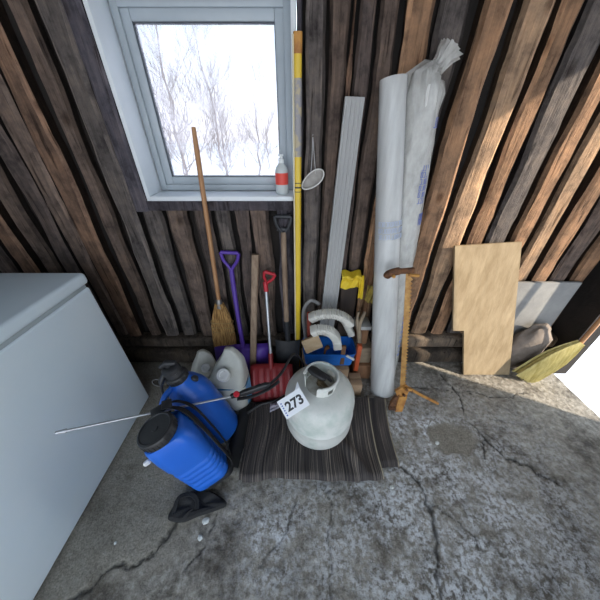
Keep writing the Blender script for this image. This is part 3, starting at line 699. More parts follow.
# ------------------------------------------------------------------ bow saw
sw = thing('bow_saw', (.57, -.36, 0), 'rusty orange saw with long toothed blade standing against the plastic rolls', 'saw')
ba, bb = V((.446, -.268, .768)), V((.541, -.352, .105))
ax = (bb - ba).normalized(); nrm = V((-.25, -1, .2)); nrm = (nrm - ax * nrm.dot(ax)).normalized(); sd = ax.cross(nrm).normalized()
if sd.x < 0: sd = -sd
bm = B(); Lb = (bb - ba).length; nt_ = 36
pts = [ba - sd * .012]; pts2 = []
for k in range(nt_ + 1):
    p = ba + ax * Lb * k / nt_
    pts2.append(p + sd * .008)
    if k < nt_: pts2.append(p + ax * Lb / nt_ * .5 + sd * .0175)
a = [ba - sd * .011 + ax * Lb * k / (len(pts2) - 1) for k in range(len(pts2))]
for lift, flip in ((0, False), (.0022, True)):
    va = [bm.verts.new(p + nrm * lift) for p in a]; vb = [bm.verts.new(p + nrm * lift) for p in pts2]
    for i in range(len(va) - 1):
        q = (va[i], va[i + 1], vb[i + 1], vb[i]); bm.faces.new(q if flip else q[::-1])
    if lift == 0: A0, B0 = va, vb
    else:
        for i in range(len(va) - 1): bm.faces.new((A0[i], A0[i + 1], va[i + 1], va[i])); bm.faces.new((B0[i + 1], B0[i], vb[i], vb[i + 1]))
bmesh.ops.recalc_face_normals(bm, faces=bm.faces)
obj('saw_blade', bm, 'blade', sw)
bm = B(); sweep(bm, smoothpath([(.356, -.268, .748), (.366, -.270, .766), (.395, -.272, .778), (.425, -.272, .780), (.462, -.270, .782)], 4), rrect(.030, .022, .009, 3), up=(0, 1, 0), scale=[.75, .95] + [1.05] * 8 + [.8] * 7); obj('top_arm', bm, 'rust', sw)
bm = B(); tube(bm, [(.440, -.288, .770), (.480, -.288, .766)], .0065, 10); obj('blade_pin', bm, 'orange', sw)
# lower end: clamp plates, lever
bm = B(); tube(bm, [(.380, -.290, .762), (.380, -.262, .762)], .007, 10); obj('blade_pin', bm, 'orange', sw)
bm = B(); plate(bm, [(.500, -.350, .120), (.545, -.345, .165), (.572, -.350, .140), (.562, -.360, .085), (.520, -.362, .075)], (0, -1, 0), .012)
plate(bm, [(.520, -.366, .095), (.562, -.366, .100), (.548, -.392, .003), (.510, -.392, .003)], (0, -1, 0), .012); obj('lower_bracket', bm, 'orange', sw, smooth=20)
bm = B(); plate(bm, [(.502, -.355, .075), (.522, -.355, .105), (.520, -.362, .030), (.512, -.378, .003), (.480, -.378, .003), (.484, -.368, .040)], (0, -1, 0), .016)
tube(bm, [(.482, -.385, .014), (.515, -.392, .014)], .012, 10); obj('clamp', bm, 'rust', sw, smooth=20)
bm = B(); sweep(bm, [(.535, -.362, .150), (.575, -.362, .140), (.64, -.360, .090), (.748, -.355, .014)], rrect(.036, .014, .004, 3), up=(0, .5, 1), scale=[.8, 1.05, 1, .95]); lv = obj('lever', bm, 'orange', sw)
bm = B()
for c in ((.545, -.370, .150), (.572, -.368, .138), (.540, -.374, .110)): tube(bm, [V(c), V(c) + V((0, -.012, .008))], .007, 8)
obj('bolt', bm, 'rust', lv)

# ------------------------------------------------------------------ plywood offcut leaning on the wall
bm = B()
poly = [(x, -.030 - (.793 - z) * .145, z) for x, z in ((.742, .793), (1.055, .812), (1.292, .003), (1.010, .003), (.922, .318), (.860, .318))]
nrm = V((0, -1, .145)).normalized(); plate(bm, poly[::-1], nrm, .014)
tag(obj('plywood_board', bm, 'plywood', smooth=20), 'pale yellow plywood board with a notch cut from its lower left corner', 'board')
bm = B(); box(bm, 1.115, 1.50, -.03, -.012, .10, .585, .003, mtx=None); tag(obj('grey_board', bm, 'grey_board'), 'pale grey board standing behind the plywood at the right edge', 'board')
bm = B()
def lump(bm, c, rx, ry, rz, seed, amp=.12, nu=24, nv=14, flat=.0):
    c = V(c); rings = []
    for j in range(1, nv):
        ph = PI * j / nv; ring = []
        for i in range(nu):
            th = 2 * PI * i / nu; d = V((math.cos(th) * math.sin(ph), math.sin(th) * math.sin(ph), math.cos(ph)))
            k = 1 + amp * nz(d.x * 2 + seed, d.y * 2, d.z * 2); p = V((d.x * rx * k, d.y * ry * k, d.z * rz * k)); p.z = max(p.z, -rz * (1 - flat)); ring.append(bm.verts.new(c + p))
        rings.append(ring)
    t = bm.verts.new(c + V((0, 0, rz))); b = bm.verts.new(c + V((0, 0, -rz * (1 - flat))))
    for a, bb_ in zip(rings, rings[1:]):
        for i in range(nu): bm.faces.new((a[i], bb_[i], bb_[(i + 1) % nu], a[(i + 1) % nu]))
    for i in range(nu): bm.faces.new((t, rings[0][i], rings[0][(i + 1) % nu])); bm.faces.new((b, rings[-1][(i + 1) % nu], rings[-1][i]))
lump(bm, (1.37, -.085, .17), .11, .050, .17, 3, .2, flat=.03)
tag(obj('brown_sack', bm, 'sack'), 'dull brown sack bulging out behind the right side of the plywood board', 'sack')
st = thing('corn_broom', (1.40, -.2, 0), 'yellow-bristled broom leaning at the right edge beside the plywood board', 'broom')
bm = B(); bristle_head(bm, (1.525, -.185, .30), (1.355, -.185, .012), .04, .16, .03, .06, 320, (.8, 0, .5), 21, .0022); obj('bristles', bm, 'straw_yellow', st)
bm = B(); tube(bm, [(1.523, -.185, .295), (1.562, -.165, .95)], .0105, 14); obj('handle', bm, 'handle_wood', st)
bm = B(); box(bm, 1.055, 1.10, -.065, -.060 + .02, .0, .055, .003, mtx=None); tag(obj('white_paper_scrap', bm, 'card'), 'small white block on the floor behind the lower left edge of the plywood board', 'scrap')

# ------------------------------------------------------------------ offcuts behind the rolls
bm = B(); sweep(bm, [(.262, -.068, .004), (.262, -.045, .30), (.262, -.018 - .022, .625)], rrect(.085, .022, .004, 2), up=(0, 1, 0), scale=[1, .98, 1]); tag(obj('dark_plank', bm, 'dark_wood'), 'dark short plank with the yellow rag over its top end', 'plank')
bm = B()
def rag_fn(u, v):
    x = .212 + .098 * u; z = .655 + .006 * math.sin(u * 9) - .085 * v * (1 + .10 * math.sin(u * 7)); y = -.062 - .014 * math.sin(PI * min(1, v * 2.2)) - .006 * math.sin(u * 13 + v * 5)
    if v < .08: y = -.030 - .3 * v
    return V((x, y, z))
sheet(bm, rag_fn, 24, 14, .003)
def rag2(u, v): return V((.298 + .024 * u + .010 * v, -.072 - .008 * math.sin(u * 6 + v * 3), .648 - .135 * v))
sheet(bm, rag2, 8, 14, .003)
tag(obj('yellow_rag', bm, 'rag'), 'bright yellow rag draped over the end of the dark plank', 'rag')
bm = B(); tube(bm, smoothpath([(.372, -.03, .004), (.366, -.035, .3), (.372, -.03, .62), (.366, -.03, .80)], 6), [.013 + .002 * nz(k * .8) for k in range(19)], 10); tag(obj('thin_branch', bm, 'brown_wood'), 'reddish brown branch standing against the wall left of the clear plastic roll', 'branch')
bm = B(); sheet(bm, lambda u, v: V((.345 + .045 * u, -.075 - .01 * math.sin(u * 9 + v * 4), .60 - .10 * v - .02 * u)), 10, 12, .003); tag(obj('mustard_cloth_scrap', bm, 'mustard'), 'mustard yellow scrap of cloth hanging just left of the clear plastic roll', 'scrap')
bm = B(); tube(bm, smoothpath([(.333, -.180, .245), (.325, -.165, .30), (.318, -.150, .40), (.345, -.120, .46)], 5), [.013] * 8 + [.010] * 8, 10); tube(bm, smoothpath([(.320, -.155, .34), (.302, -.145, .42), (.304, -.14, .475)], 5), [.010] * 6 + [.007] * 5, 10); tag(obj('forked_branch', bm, 'tan_wood'), 'pale forked stick standing right of the downspout elbows', 'branch')
bm = B(); box(bm, .315, .380, -.145, -.085, .244, .355, .012); tag(obj('wood_block', bm, 'brown_wood'), 'reddish brown wood block resting on the tan timbers left of the clear roll', 'block')
bm = B(); box(bm, .305, .385, -.150, -.06, .357, .380, .003); tag(obj('grey_strip', bm, 'gutter'), 'short grey-white strip lying on top of the reddish wood block', 'strip')
bm = B(); box(bm, .315, .41, -.17, -.055, .122, .242, .006); tag(obj('timber_offcut', bm, 'tan_wood'), 'upper tan timber offcut stacked left of the clear plastic roll', 'timber')
bm = B(); box(bm, .310, .42, -.19, -.06, .003, .120, .006); tag(obj('timber_offcut', bm, 'brown_wood'), 'lowest dark timber offcut on the floor left of the clear plastic roll', 'timber')

# ------------------------------------------------------------------ box pile behind the gas bottle
def carton(x0, x1, y0, y1, z1, label, flapped=True):
    t = thing('cardboard_box', ((x0 + x1) / 2, (y0 + y1) / 2, 0), label, 'box', 'cardboard boxes behind the gas bottle')
    bm = B(); w = .004
    box(bm, x0, x1, y0, y0 + w, .002, z1); box(bm, x0, x1, y1 - w, y1, .002, z1); box(bm, x0, x0 + w, y0 + w, y1 - w, .002, z1); box(bm, x1 - w, x1, y0 + w, y1 - w, .002, z1)
    box(bm, x0 + w, x1 - w, y0 + w, y1 - w, .002, .006); obj('box_body', bm, 'cardboard', t)
    for a, b_ in ((y0, (y0 + y1) / 2 - .001), ((y0 + y1) / 2 + .001, y1)): bm = B(); box(bm, x0, x1, a, b_, z1, z1 + .004, .001); obj('flap', bm, 'cardboard', t)
    return t
carton(.012, .272, -.245, -.075, .150, 'larger cardboard box under the blue plastic and the downspout elbows')
carton(.280, .345, -.300, -.215, .088, 'small cardboard box on the floor just right behind the gas bottle')
bm = B()
def tub_prof(z):  # open blue tray, slightly flared and crumpled
    return 1 + .1 * z
zb, zt = .155, .245; outer = []; n = 48
def rect_pt(i, w, h, r=.02):
    pr = rrect(w, h, r, 11); return pr[i % len(pr)]
pr = rrect(.285, .145, .025, 11); m = len(pr)
def ringat(z, k, off): return [bm.verts.new((.163 + a * k - (off if a > 0 else -off), -.150 + b * k - (off if b > 0 else -off) * 1, z + .006 * nz(a * 20, b * 20, z * 10) * (1 if z > .2 else 0))) for a, b in pr]
ro0, ro1, ro2 = ringat(zb, .92, 0), ringat(.20, .97, 0), ringat(zt, 1.02, 0); ri2, ri0 = ringat(zt, 1.02, .004), ringat(zb + .004, .92, .004)
for a, b_ in ((ro0, ro1), (ro1, ro2), (ro2, ri2), (ri2, ri0)):
    for i in range(m): bm.faces.new((a[i], a[(i + 1) % m], b_[(i + 1) % m], b_[i]))
bm.faces.new(ro0[::-1]); bm.faces.new(ri0)
tag(obj('blue_tray', bm, 'blue_bag'), 'blue plastic tray of odds and ends on the larger cardboard box', 'tray')

def elbow_obj(pts, w, h, label, seed, up=(0, 1, 0), open_end=True):
    P = smoothpath(pts, 12); n = len(P); t = thing('downspout_elbow', P[0], label, 'downspout elbow', 'white downspout elbows piled in the blue tray')
    bm = B(); sc = []
    for i in range(n):
        f = i / (n - 1); rib = .16 * (i % 2) if .18 < f < .85 else 0
        sc.append(1 - rib)
    r = sweep(bm, P, rrect(w, h, .008, 3), up=up, scale=sc, caps=False)
    r2 = sweep(bm, P, rrect(w - .006, h - .006, .006, 3), up=up, scale=sc, caps=False)
    for e in (0, -1):
        for j in range(len(r[0])): bm.faces.new((r[e][j], r2[e][j], r2[e][(j + 1) % len(r[0])], r[e][(j + 1) % len(r[0])]))
    bmesh.ops.recalc_face_normals(bm, faces=bm.faces)
    obj('corrugated_tube', bm, 'elbow', t, smooth=30)
    return t
elbow_obj([(.055, -.165, .452), (.100, -.175, .482), (.165, -.180, .492), (.225, -.182, .468), (.262, -.182, .425)], .042, .048, 'upper white downspout elbow arching over the other two', 1, (0, 1, .3))
elbow_obj([(.058, -.238, .425), (.100, -.242, .442), (.150, -.243, .428), (.182, -.243, .385), (.194, -.243, .325)], .044, .048, 'front white downspout elbow with its dark open end pointing down', 2, (0, 1, .3))
elbow_obj([(.226, -.120, .425), (.246, -.120, .395), (.268, -.122, .350), (.290, -.124, .305)], .038, .042, 'rearmost lower white downspout elbow sloping down to the right', 3, (0, 1, .3))
bm = B(); sweep(bm, smoothpath([(.034, -.115, .25), (.018, -.115, .40), (.022, -.115, .48), (.052, -.115, .527), (.085, -.11, .515), (.100, -.11, .50)], 6), rrect(.017, .012, .004, 3), up=(0, 1, 0)); tag(obj('curved_metal_tube', bm, 'rim'), 'grey bent metal tube arching beside the yellow pole', 'tube')
bm = B(); tube(bm, [(.050, -.145, .25), (.046, -.14, .47)], .010, 10); tag(obj('red_brown_rod', bm, 'red_brown'), 'reddish rod standing under the bent grey tube', 'rod')
bm = B(); m_ = axis_matrix((.020, -.225, .305), (1, .25, .35)); pr = [(-.034, -.026), (.034, -.028), (.038, .016), (.0, .036), (-.036, .020)]
vs0 = [bm.verts.new(m_ @ V((a, b, 0))) for a, b in pr]; vs1 = [bm.verts.new(m_ @ V((a, b, .095))) for a, b in pr]
bm.faces.new(vs0[::-1]); bm.faces.new(vs1)
for i in range(5): bm.faces.new((vs0[i], vs0[(i + 1) % 5], vs1[(i + 1) % 5], vs1[i]))
bmesh.ops.bevel(bm, geom=list(bm.edges), offset=.003, segments=2, affect='EDGES')
tag(obj('cut_wood_block', bm, 'fresh_wood', smooth=25), 'freshly cut pale wood block at the left end of the blue tray', 'block')
bm = B(); tube(bm, [(.128, -.19, .165), (.14, -.20, .27)], .007, 8); tube(bm, [(.14, -.20, .27), (.155, -.20, .285)], .011, 8); tag(obj('metal_fitting', bm, 'rust'), 'small rusty metal fitting standing in the middle of the blue tray', 'fitting')
bm = B(); box(bm, .222, .246, -.222, -.207, .165, .305, .003); tag(obj('brown_stick', bm, 'brown_wood'), 'short brown stick under the open end of the front elbow', 'stick')
bm = B(); tube(bm, [(.250, -.232, .250), (.292, -.236, .222)], .007, 10); tag(obj('white_plastic_tube', bm, 'jug_cap'), 'short white plastic tube poking over the right rim of the blue tray', 'tube')
bm = B(); box(bm, .312, .338, -.205, -.175, .09, .290, .006); tag(obj('orange_plastic_piece', bm, 'orange_scrap'), 'orange plastic piece beside the right end of the blue tray', 'scrap')

# ------------------------------------------------------------------ striped cloth folded on the floor
rg = thing('folded_rug', (.1, -.52, 0), 'dark striped folded rug lying on the floor under the gas bottle', 'rug')
def rug_h(x, y, base):
    h = base + .004 * nz(x * 7, y * 5, 2) + .003 * nz(x * 19, y * 9, 4)
    h += .030 * math.exp(-(((x - .25 + .5 * (y + .66)) / .022) ** 2 + ((y + .64) / .08) ** 2)) - .016 * math.exp(-(((x - .31) / .035) ** 2 + ((y + .60) / .09) ** 2))
    h += .016 * math.exp(-(((x - .02) / .04) ** 2 + ((y + .72) / .04) ** 2)) + .012 * math.exp(-(((x + .12 - .3 * (y + .6)) / .02) ** 2 + ((y + .6) / .09) ** 2))
    h += .010 * math.exp(-(((x - .17) / .02) ** 2 + ((y + .70) / .05) ** 2))
    return h
def upper(u, v):
    xl = -.252 + .012 * math.sin(v * 5) + .02 * v; xr = .372 + (.395 - .372) * 0 - .02 * v - .012 * math.sin(v * PI)
    x = xl + (xr - xl) * u; y = -.385 + .040 * u * (1 - v) - .350 * v + .008 * math.sin(u * 6) + .012 * u - .010 * nz(u * 6, v)
    e = min(1, min(u, 1 - u) / .03) ; f = min(1, (1 - v) / .06)
    z = rug_h(x, y, .041)
    z -= (1 - f) ** 2 * .016
    return V((x, y, z))
bm = B(); sheet(bm, upper, 110, 60, .007, lambda u, v: (u * .62, v * .41)); up_ = obj('upper_fold', bm, 'cloth', rg, smooth=70)
def lower(u, v):
    x = -.262 + (.440 + .030 * (1 - v) + .262) * u - .012 * math.sin(v * PI) * (u > .5); y = -.372 + .030 * u * (1 - v) - .352 * v + .045 * u * v + .008 * math.sin(u * 8)
    z = .016 + .004 * nz(x * 8, y * 6, 7) + (.010 * math.sin(min(1, (1 - u) / .1) * PI / 2) if u > .5 else .008)
    if v > .94: z -= .012 * (v - .94) / .06
    return V((x, y, z))
bm = B(); sheet(bm, lower, 100, 50, .007, lambda u, v: (u * .70 + .9, v * .41)); lw_ = obj('lower_fold', bm, 'cloth', rg, smooth=70)
bm = B(); tube(bm, [upper(1, k / 20) + V((.002, 0, .002)) for k in range(21)], .0032, 8); obj('bound_edge', bm, 'piping', up_)
bm = B(); tube(bm, [lower(1, k / 20) + V((.002, 0, .002)) for k in range(21)], .0032, 8); obj('bound_edge', bm, 'piping', lw_)
bm = B()
def dark(u, v):
    x = -.315 + .070 * u - .03 * v; y = -.37 - .31 * v
    return V((x, y, .010 + .030 * math.sin(PI * min(1, u * .9 + .05)) * (1 - .3 * v) + .012 * nz(x * 14, y * 10)))
sheet(bm, dark, 24, 36, .006); tag(obj('black_tarp', bm, 'black_web'), 'crumpled black cloth on the floor between the blue sprayers and the striped rug', 'cloth')

# ------------------------------------------------------------------ gas bottle
tc_ = V((.088, -.490, .049))
gb = thing('propane_tank', tc_, 'off-white steel gas bottle standing on the striped rug', 'gas bottle')
Tm = Matrix.Translation(tc_) @ Matrix.Rotation(math.radians(0), 4, 'Y')
R = .155
prof = [(.02, .014), (.085, .016), (.130, .024), (.148, .040), (R, .066), (R + .0005, .11), (R + .001, .138), (R + .002, .140), (R + .002, .146), (R, .148), (R, .222), (.1515, .242), (.143, .262), (.128, .279), (.106, .291), (.082, .298), (.05, .301), (.02, .302)]
bm = B(); lathe(bm, prof, 72, Tm); obj('body', bm, 'tank', gb, smooth=60)
bm = B(); lathe(bm, [(.112, .0), (.115, .0), (.115, .045), (.112, .045)], 56, Tm, cap0=False, cap1=False); bmesh.ops.holes_fill(bm, edges=[]); 
lathe(bm, [(.109, .045), (.109, .0), (.112, .0)], 56, Tm, cap0=False, cap1=False); obj('foot_ring', bm, 'tank', gb)
# collar with a wide gap at the front-left, hand slots in its sides, rolled top rim
bm = B(); gap0, gap1 = math.radians(192), math.radians(252); n = 90; rc0, rc1 = .066, .070; hc0, hc1 = .286, .356
def collar_r(h): return rc0 + (rc1 - rc0) * ((h - hc0) / (hc1 - hc0))
slots = [(math.radians(292), math.radians(318)), (math.radians(20), math.radians(60)), (math.radians(120), math.radians(160))]
hs = [hc0, .296, .306, .320, .334, .345, hc1]; grid = {}
angs = [gap1 + (gap0 + 2 * PI - gap1) * i / n for i in range(n + 1)]
def inslot(a, k):
    a = a % (2 * PI)
    return k in (2, 3) and any(s0 < a < s1 for s0, s1 in slots)
lay = []
for off in (0, -.0035):
    g = []
    for a in angs:
        edge = min(1, (a - gap1) / .12, (gap0 + 2 * PI - a) / .12); col_ = []
        for h in hs:
            hh = hc0 + (h - hc0) * (1 - .25 * (1 - max(0, edge)) ** 2); r_ = collar_r(hh) + off; col_.append(bm.verts.new(Tm @ V((r_ * math.cos(a), r_ * math.sin(a), hh))))
        g.append(col_)
    lay.append(g)
kept = set()
for i in range(n):
    for k in range(len(hs) - 1):
        if inslot((angs[i] + angs[i + 1]) / 2, k): continue
        kept.add((i, k)); o_, q = lay
        bm.faces.new((o_[i][k], o_[i + 1][k], o_[i + 1][k + 1], o_[i][k + 1])); bm.faces.new((q[i][k], q[i][k + 1], q[i + 1][k + 1], q[i + 1][k]))
o_, q = lay
for i in range(n):
    for k in range(len(hs) - 1):
        if (i, k) not in kept: continue
        for (di, dk, e) in ((-1, 0, ((i, k), (i, k + 1))), (1, 0, ((i + 1, k), (i + 1, k + 1))), (0, -1, ((i, k), (i + 1, k))), (0, 1, ((i, k + 1), (i + 1, k + 1)))):
            if (i + di, k + dk) not in kept:
                (a, b), (c, d) = e; bm.faces.new((o_[a][b], o_[c][d], q[c][d], q[a][b]))
bmesh.ops.recalc_face_normals(bm, faces=bm.faces)
co_ = obj('collar', bm, 'tank', gb, smooth=50)
bm = B(); tube(bm, [Tm @ V((collar_r(hc1) * math.cos(a), collar_r(hc1) * math.sin(a), hc1)) for a in angs[6:-6]], .0058, 10, up=(0, 0, 1)); obj('rolled_rim', bm, 'tank', co_)
bm = B(); lathe(bm, [(.066, .299), (.05, .303), (.03, .304)], 40, Tm); obj('soiled_top', bm, 'tank_dirt', gb)
vl = B(); lathe(vl, [(.018, .297), (.018, .307), (.013, .311), (.013, .325), (.016, .328), (.016, .336)], 20, Tm); tube(vl, [Tm @ V((0, 0, .318)), Tm @ V((.018, -.028, .318)), Tm @ V((.026, -.042, .318))], [.009, .010, .011], 14); va_ = obj('valve', vl, 'brass', gb)
bm = B(); mk = Tm @ axis_matrix((-.012, .012, .352), (-.35, -.45, 1), (.75, -.65, 0))
sweep(bm, [mk @ V((-.045, .0, -.004)), mk @ V((-.02, 0, 0)), mk @ V((.02, 0, .0)), mk @ V((.042, 0, -.004))], rrect(.036, .022, .008, 3), up=(0, 0, 1), scale=[.85, 1.15, 1.0, .55])
sweep(bm, [mk @ V((.010, .010, -.006)), mk @ V((.040, .012, -.012)), mk @ V((.062, .004, -.022))], rrect(.020, .012, .004, 3), up=(0, 0, 1), scale=[1, .9, .5]); obj('knob', bm, 'black', va_)
bm = B()
for (a, r_, z_, L_) in ((-36, .1445, .270, .016), (-28, .146, .268, .016), (-20, .146, .268, .016), (-30, .136, .288, .012)):
    pass
bm.free()

# number card stuck on the bottle
cd = thing('number_card', (-.03, -.63, .30), 'white card with the number 273 stuck on the shoulder of the gas bottle', 'card')
TL, TR, BR_, BL_ = V((-.091, -.578, .36)), V((-.0035, -.535 - .02, .405)), V((.040, -.594, .365)), V((-.052, -.636, .315))
ctr = (TL + TR + BR_ + BL_) / 4; ux = ((TR - TL) + (BR_ - BL_)).normalized(); nn = ux.cross(((TL - BL_) + (TR - BR_))).normalized()
if nn.y > 0: nn = -nn
uy = nn.cross(ux).normalized()
if uy.z < 0: uy = -uy
w_ = ((TR - TL).length + (BR_ - BL_).length) / 2; h_ = ((TL - BL_).length + (TR - BR_).length) / 2 * .98
P2 = lambda a, b, l=0: ctr + ux * a + uy * b + nn * l
bm = B(); plate(bm, [P2(-w_ / 2, -h_ / 2), P2(w_ / 2, -h_ / 2), P2(w_ / 2, h_ / 2), P2(-w_ / 2, h_ / 2)], nn, .0012); obj('card', bm, 'card', cd)
bm = B(); q0, q1, q2 = P2(w_ * .28, h_ / 2, 0), P2(w_ / 2, h_ / 2, 0), P2(w_ * .52, h_ * .52 + .022, -.012)
plate(bm, [q0, q1, q2], nn, .0012); obj('torn_tab', bm, 'card', cd)
cu = bpy.data.curves.new('digits', 'FONT'); cu.body = '273'; cu.size = .062; cu.offset = .0021; cu.extrude = .0004; cu.align_x = 'CENTER'; cu.align_y = 'CENTER'
to = bpy.data.objects.new('tmp_text', cu); C.objects.link(to); bpy.context.view_layer.update()
me = bpy.data.meshes.new_from_object(to.evaluated_get(bpy.context.evaluated_depsgraph_get())); bm = B(); bm.from_mesh(me); bpy.data.objects.remove(to); bpy.data.meshes.remove(me)
xs = [v.co.x for v in bm.verts]; ys = [v.co.y for v in bm.verts]; sx = w_ * .70 / (max(xs) - min(xs)); sy = h_ * .52 / (max(ys) - min(ys)); mx, my = (max(xs) + min(xs)) / 2, (max(ys) + min(ys)) / 2
for v in bm.verts: v.co = P2((v.co.x - mx) * sx + w_ * .045, (v.co.y - my) * sy, .0016 + v.co.z * .5)
obj('digits', bm, 'ink', cd, smooth=30)
bm = B()
for k in range(6):
    b0 = -h_ * .38 + k * h_ * .13; plate(bm, [P2(-w_ * .43, b0, .0013), P2(-w_ * .375, b0, .0013), P2(-w_ * .375, b0 + h_ * .07, .0013), P2(-w_ * .43, b0 + h_ * .07, .0013)], nn, .0003)
obj('small_print', bm, 'blue_ink', cd)

# ------------------------------------------------------------------ jugs
def jug(loc, rz, s, label, full=True):
    t = thing('plastic_jug', loc, label, 'jug', 'white plastic jugs'); Mx = Matrix.Translation(V(loc)) @ Matrix.Rotation(rz, 4, 'Z') @ Matrix.Scale(s, 4)
    bm = B(); lv = [(.003, .165, .118, 0, 0), (.010, .178, .13, 0, 0), (.172, .178, .13, 0, 0), (.178, .174, .126, 0, 0), (.184, .176, .127, 0, 0), (.200, .172, .120, .003, .0), (.222, .158, .102, .011, .004), (.245, .144, .084, .020, .008), (.270, .124, .066, .027, .014), (.295, .096, .050, .032, .018), (.320, .066, .038, .035, .016), (.338, .044, .030, .036, .013), (.346, .024, .018, .036, .011)]
    rings = [[bm.verts.new(Mx @ V((a + dx, b + dy, z))) for a, b in rrect(w, d, min(w, d) * .27, 6)] for z, w, d, dy, dx in lv]
    m = len(rings[0])
    for p, q in zip(rings, rings[1:]):
        for i in range(m): bm.faces.new((p[i], p[(i + 1) % m], q[(i + 1) % m], q[i]))
    bm.faces.new(rings[0][::-1]); bm.faces.new(rings[-1])
    body = obj('jug_body', bm, 'jug', t, smooth=60)
    mc = Mx @ axis_matrix((.004, -.040, .240), (-.05, -.55, 1))
    bm = B(); lathe(bm, [(.022, -.01), (.022, .018)], 24, mc); obj('neck', bm, 'jug', t)
    bm = B(); lathe(bm, [(.027, .010), (.0285, .012), (.0285, .034), (.027, .037), (.016, .037), (.014, .033), (.006, .033)], 30, mc); obj('cap', bm, 'jug_cap', t)
    if full:
        bm = B(); sweep(bm, [Mx @ V((0, 0, .172)), Mx @ V((0, 0, .1775))], [(a * s * 1.022, b * s * 1.03) for a, b in rrect(.1765, .1285, .040, 6)], up=(0, 1, 0)); obj('blue_line', bm, 'teal', t)
        bm = B(); plate(bm, [Mx @ V((.0895, -.042, .02)), Mx @ V((.0895, .03, .02)), Mx @ V((.0895, .03, .165)), Mx @ V((.0895, -.042, .165))], Mx.to_3x3() @ V((1, 0, 0)), .0006); obj('side_label', bm, 'sky_label', t)
    return t
jug((-.366, -.332, 0), math.radians(-4), 1.07, 'larger white plastic jug with blue line, standing behind the sprayer wand')
jug((-.525, -.250, 0), math.radians(35), .80, 'smaller white jug half hidden between the blue sprayer and the larger jug', False)

# ------------------------------------------------------------------ blue sprayers
def blue_body(bm, Mx, lv, expo=4):
    rings = []
    for (z, w, d, dx, dy) in lv: rings.append([bm.verts.new(Mx @ V((a + dx, b + dy, z))) for a, b in rrect(w, d, min(w, d) * .30, 7)])
    m = len(rings[0])
    for p, q in zip(rings, rings[1:]):
        for i in range(m): bm.faces.new((p[i], p[(i + 1) % m], q[(i + 1) % m], q[i]))
    bm.faces.new(rings[0][::-1]); bm.faces.new(rings[-1])
# front: backpack sprayer
fb = V((-.374, -.702, .052)); axz = V((-.245, -.040, .95)).normalized()
bs = thing('backpack_sprayer', (fb.x, fb.y, 0), 'larger blue sprayer tank in front with a wide black screw lid and black straps', 'sprayer', None)
Mf = axis_matrix(fb, axz, (1, .55, .3)) @ Matrix.Diagonal((.92, .92, 1.10, 1))
lv = [(0, .11, .10, 0, 0), (.006, .145, .128, 0, 0), (.018, .160, .142, 0, 0)]
for k in range(5):
    z = .035 + k * .028; lv += [(z, .160 + k * .002, .146, 0, 0), (z + .012, .162 + k * .002, .148, 0, 0), (z + .016, .155 + k * .002, .141, 0, 0), (z + .022, .155 + k * .002, .141, 0, 0)]
lv += [(.20, .172, .156, 0, 0), (.26, .174, .158, 0, 0), (.295, .170, .154, 0, 0), (.318, .156, .143, -.004, -.002), (.330, .138, .132, -.008, -.004)]
bm = B(); blue_body(bm, Mf, lv); body = obj('tank_body', bm, 'blue', bs, smooth=60)
ml = Mf @ Matrix.Translation((-.014, -.010, .322))
bm = B(); lathe(bm, [(.058, .0), (.058, .016)], 48, ml); obj('filler_neck', bm, 'blue', bs)
bm = B(); pf = [(.062, .010), (.066, .012), (.067, .036), (.064, .041), (.058, .043), (.054, .040), (.012, .039), (.011, .043), (.004, .043)]; lathe(bm, pf, 56, ml)
for k in range(28):
    a = 2 * PI * k / 28; c = ml @ V((.067 * math.cos(a), .067 * math.sin(a), .014)); d = ml @ V((.0665 * math.cos(a), .0665 * math.sin(a), .034)); tube(bm, [c, d], .0016, 5)
obj('screw_lid', bm, 'black', bs)
bm = B(); lathe(bm, [(.006, 0), (.009, .004), (.008, .018), (.003, .022)], 14, Mf @ axis_matrix((-.086, -.045, .285), (-1, -.4, .2))); obj('outlet_plug', bm, 'jug_cap', bs)
# straps run over the right side of the tank
def strap(name, pts, w, parent, up, m='black_web'):
    bm = B(); sweep(bm, smoothpath(pts, 7), rrect(w, .005, .002, 2), up=up); return obj(name, bm, m, parent)
Mq = lambda x, y, z: Mf @ V((x, y, z))
s1 = strap('strap', [Mq(-.02, .095, .335), Mq(.03, .075, .342), Mq(.078, .035, .325), Mq(.102, -.005, .25), Mq(.105, -.02, .13), Mq(.100, -.025, .02), Mq(.07, -.03, -.014)], .026, bs, Mf.to_3x3() @ V((1, 0, .35)))
s2 = strap('strap', [Mq(-.01, .115, .330), Mq(.05, .105, .328), Mq(.098, .07, .29), Mq(.110, .05, .18), Mq(.108, .04, .06), Mq(.09, .03, -.012)], .024, bs, Mf.to_3x3() @ V((1, .2, .3)))
bm = B(); box(bm, -.028, .028, -.016, .016, -.004, .006, .004, 2, Mf @ Matrix.Translation((-.012, .088, .345)) @ Matrix.Rotation(.2, 4, 'X')); box(bm, -.018, .018, -.022, .022, .004, .010, .003, 2, Mf @ Matrix.Translation((.028, .078, .350)) @ Matrix.Rotation(.3, 4, 'Y')); obj('buckle', bm, 'black', s1)
bm = B(); blue_body(bm, Mf, [(-.022, .10, .09, .03, 0), (-.018, .14, .12, .02, 0), (.004, .15, .128, .012, 0), (.006, .148, .126, .01, 0)]); obj('base', bm, 'black', bs)
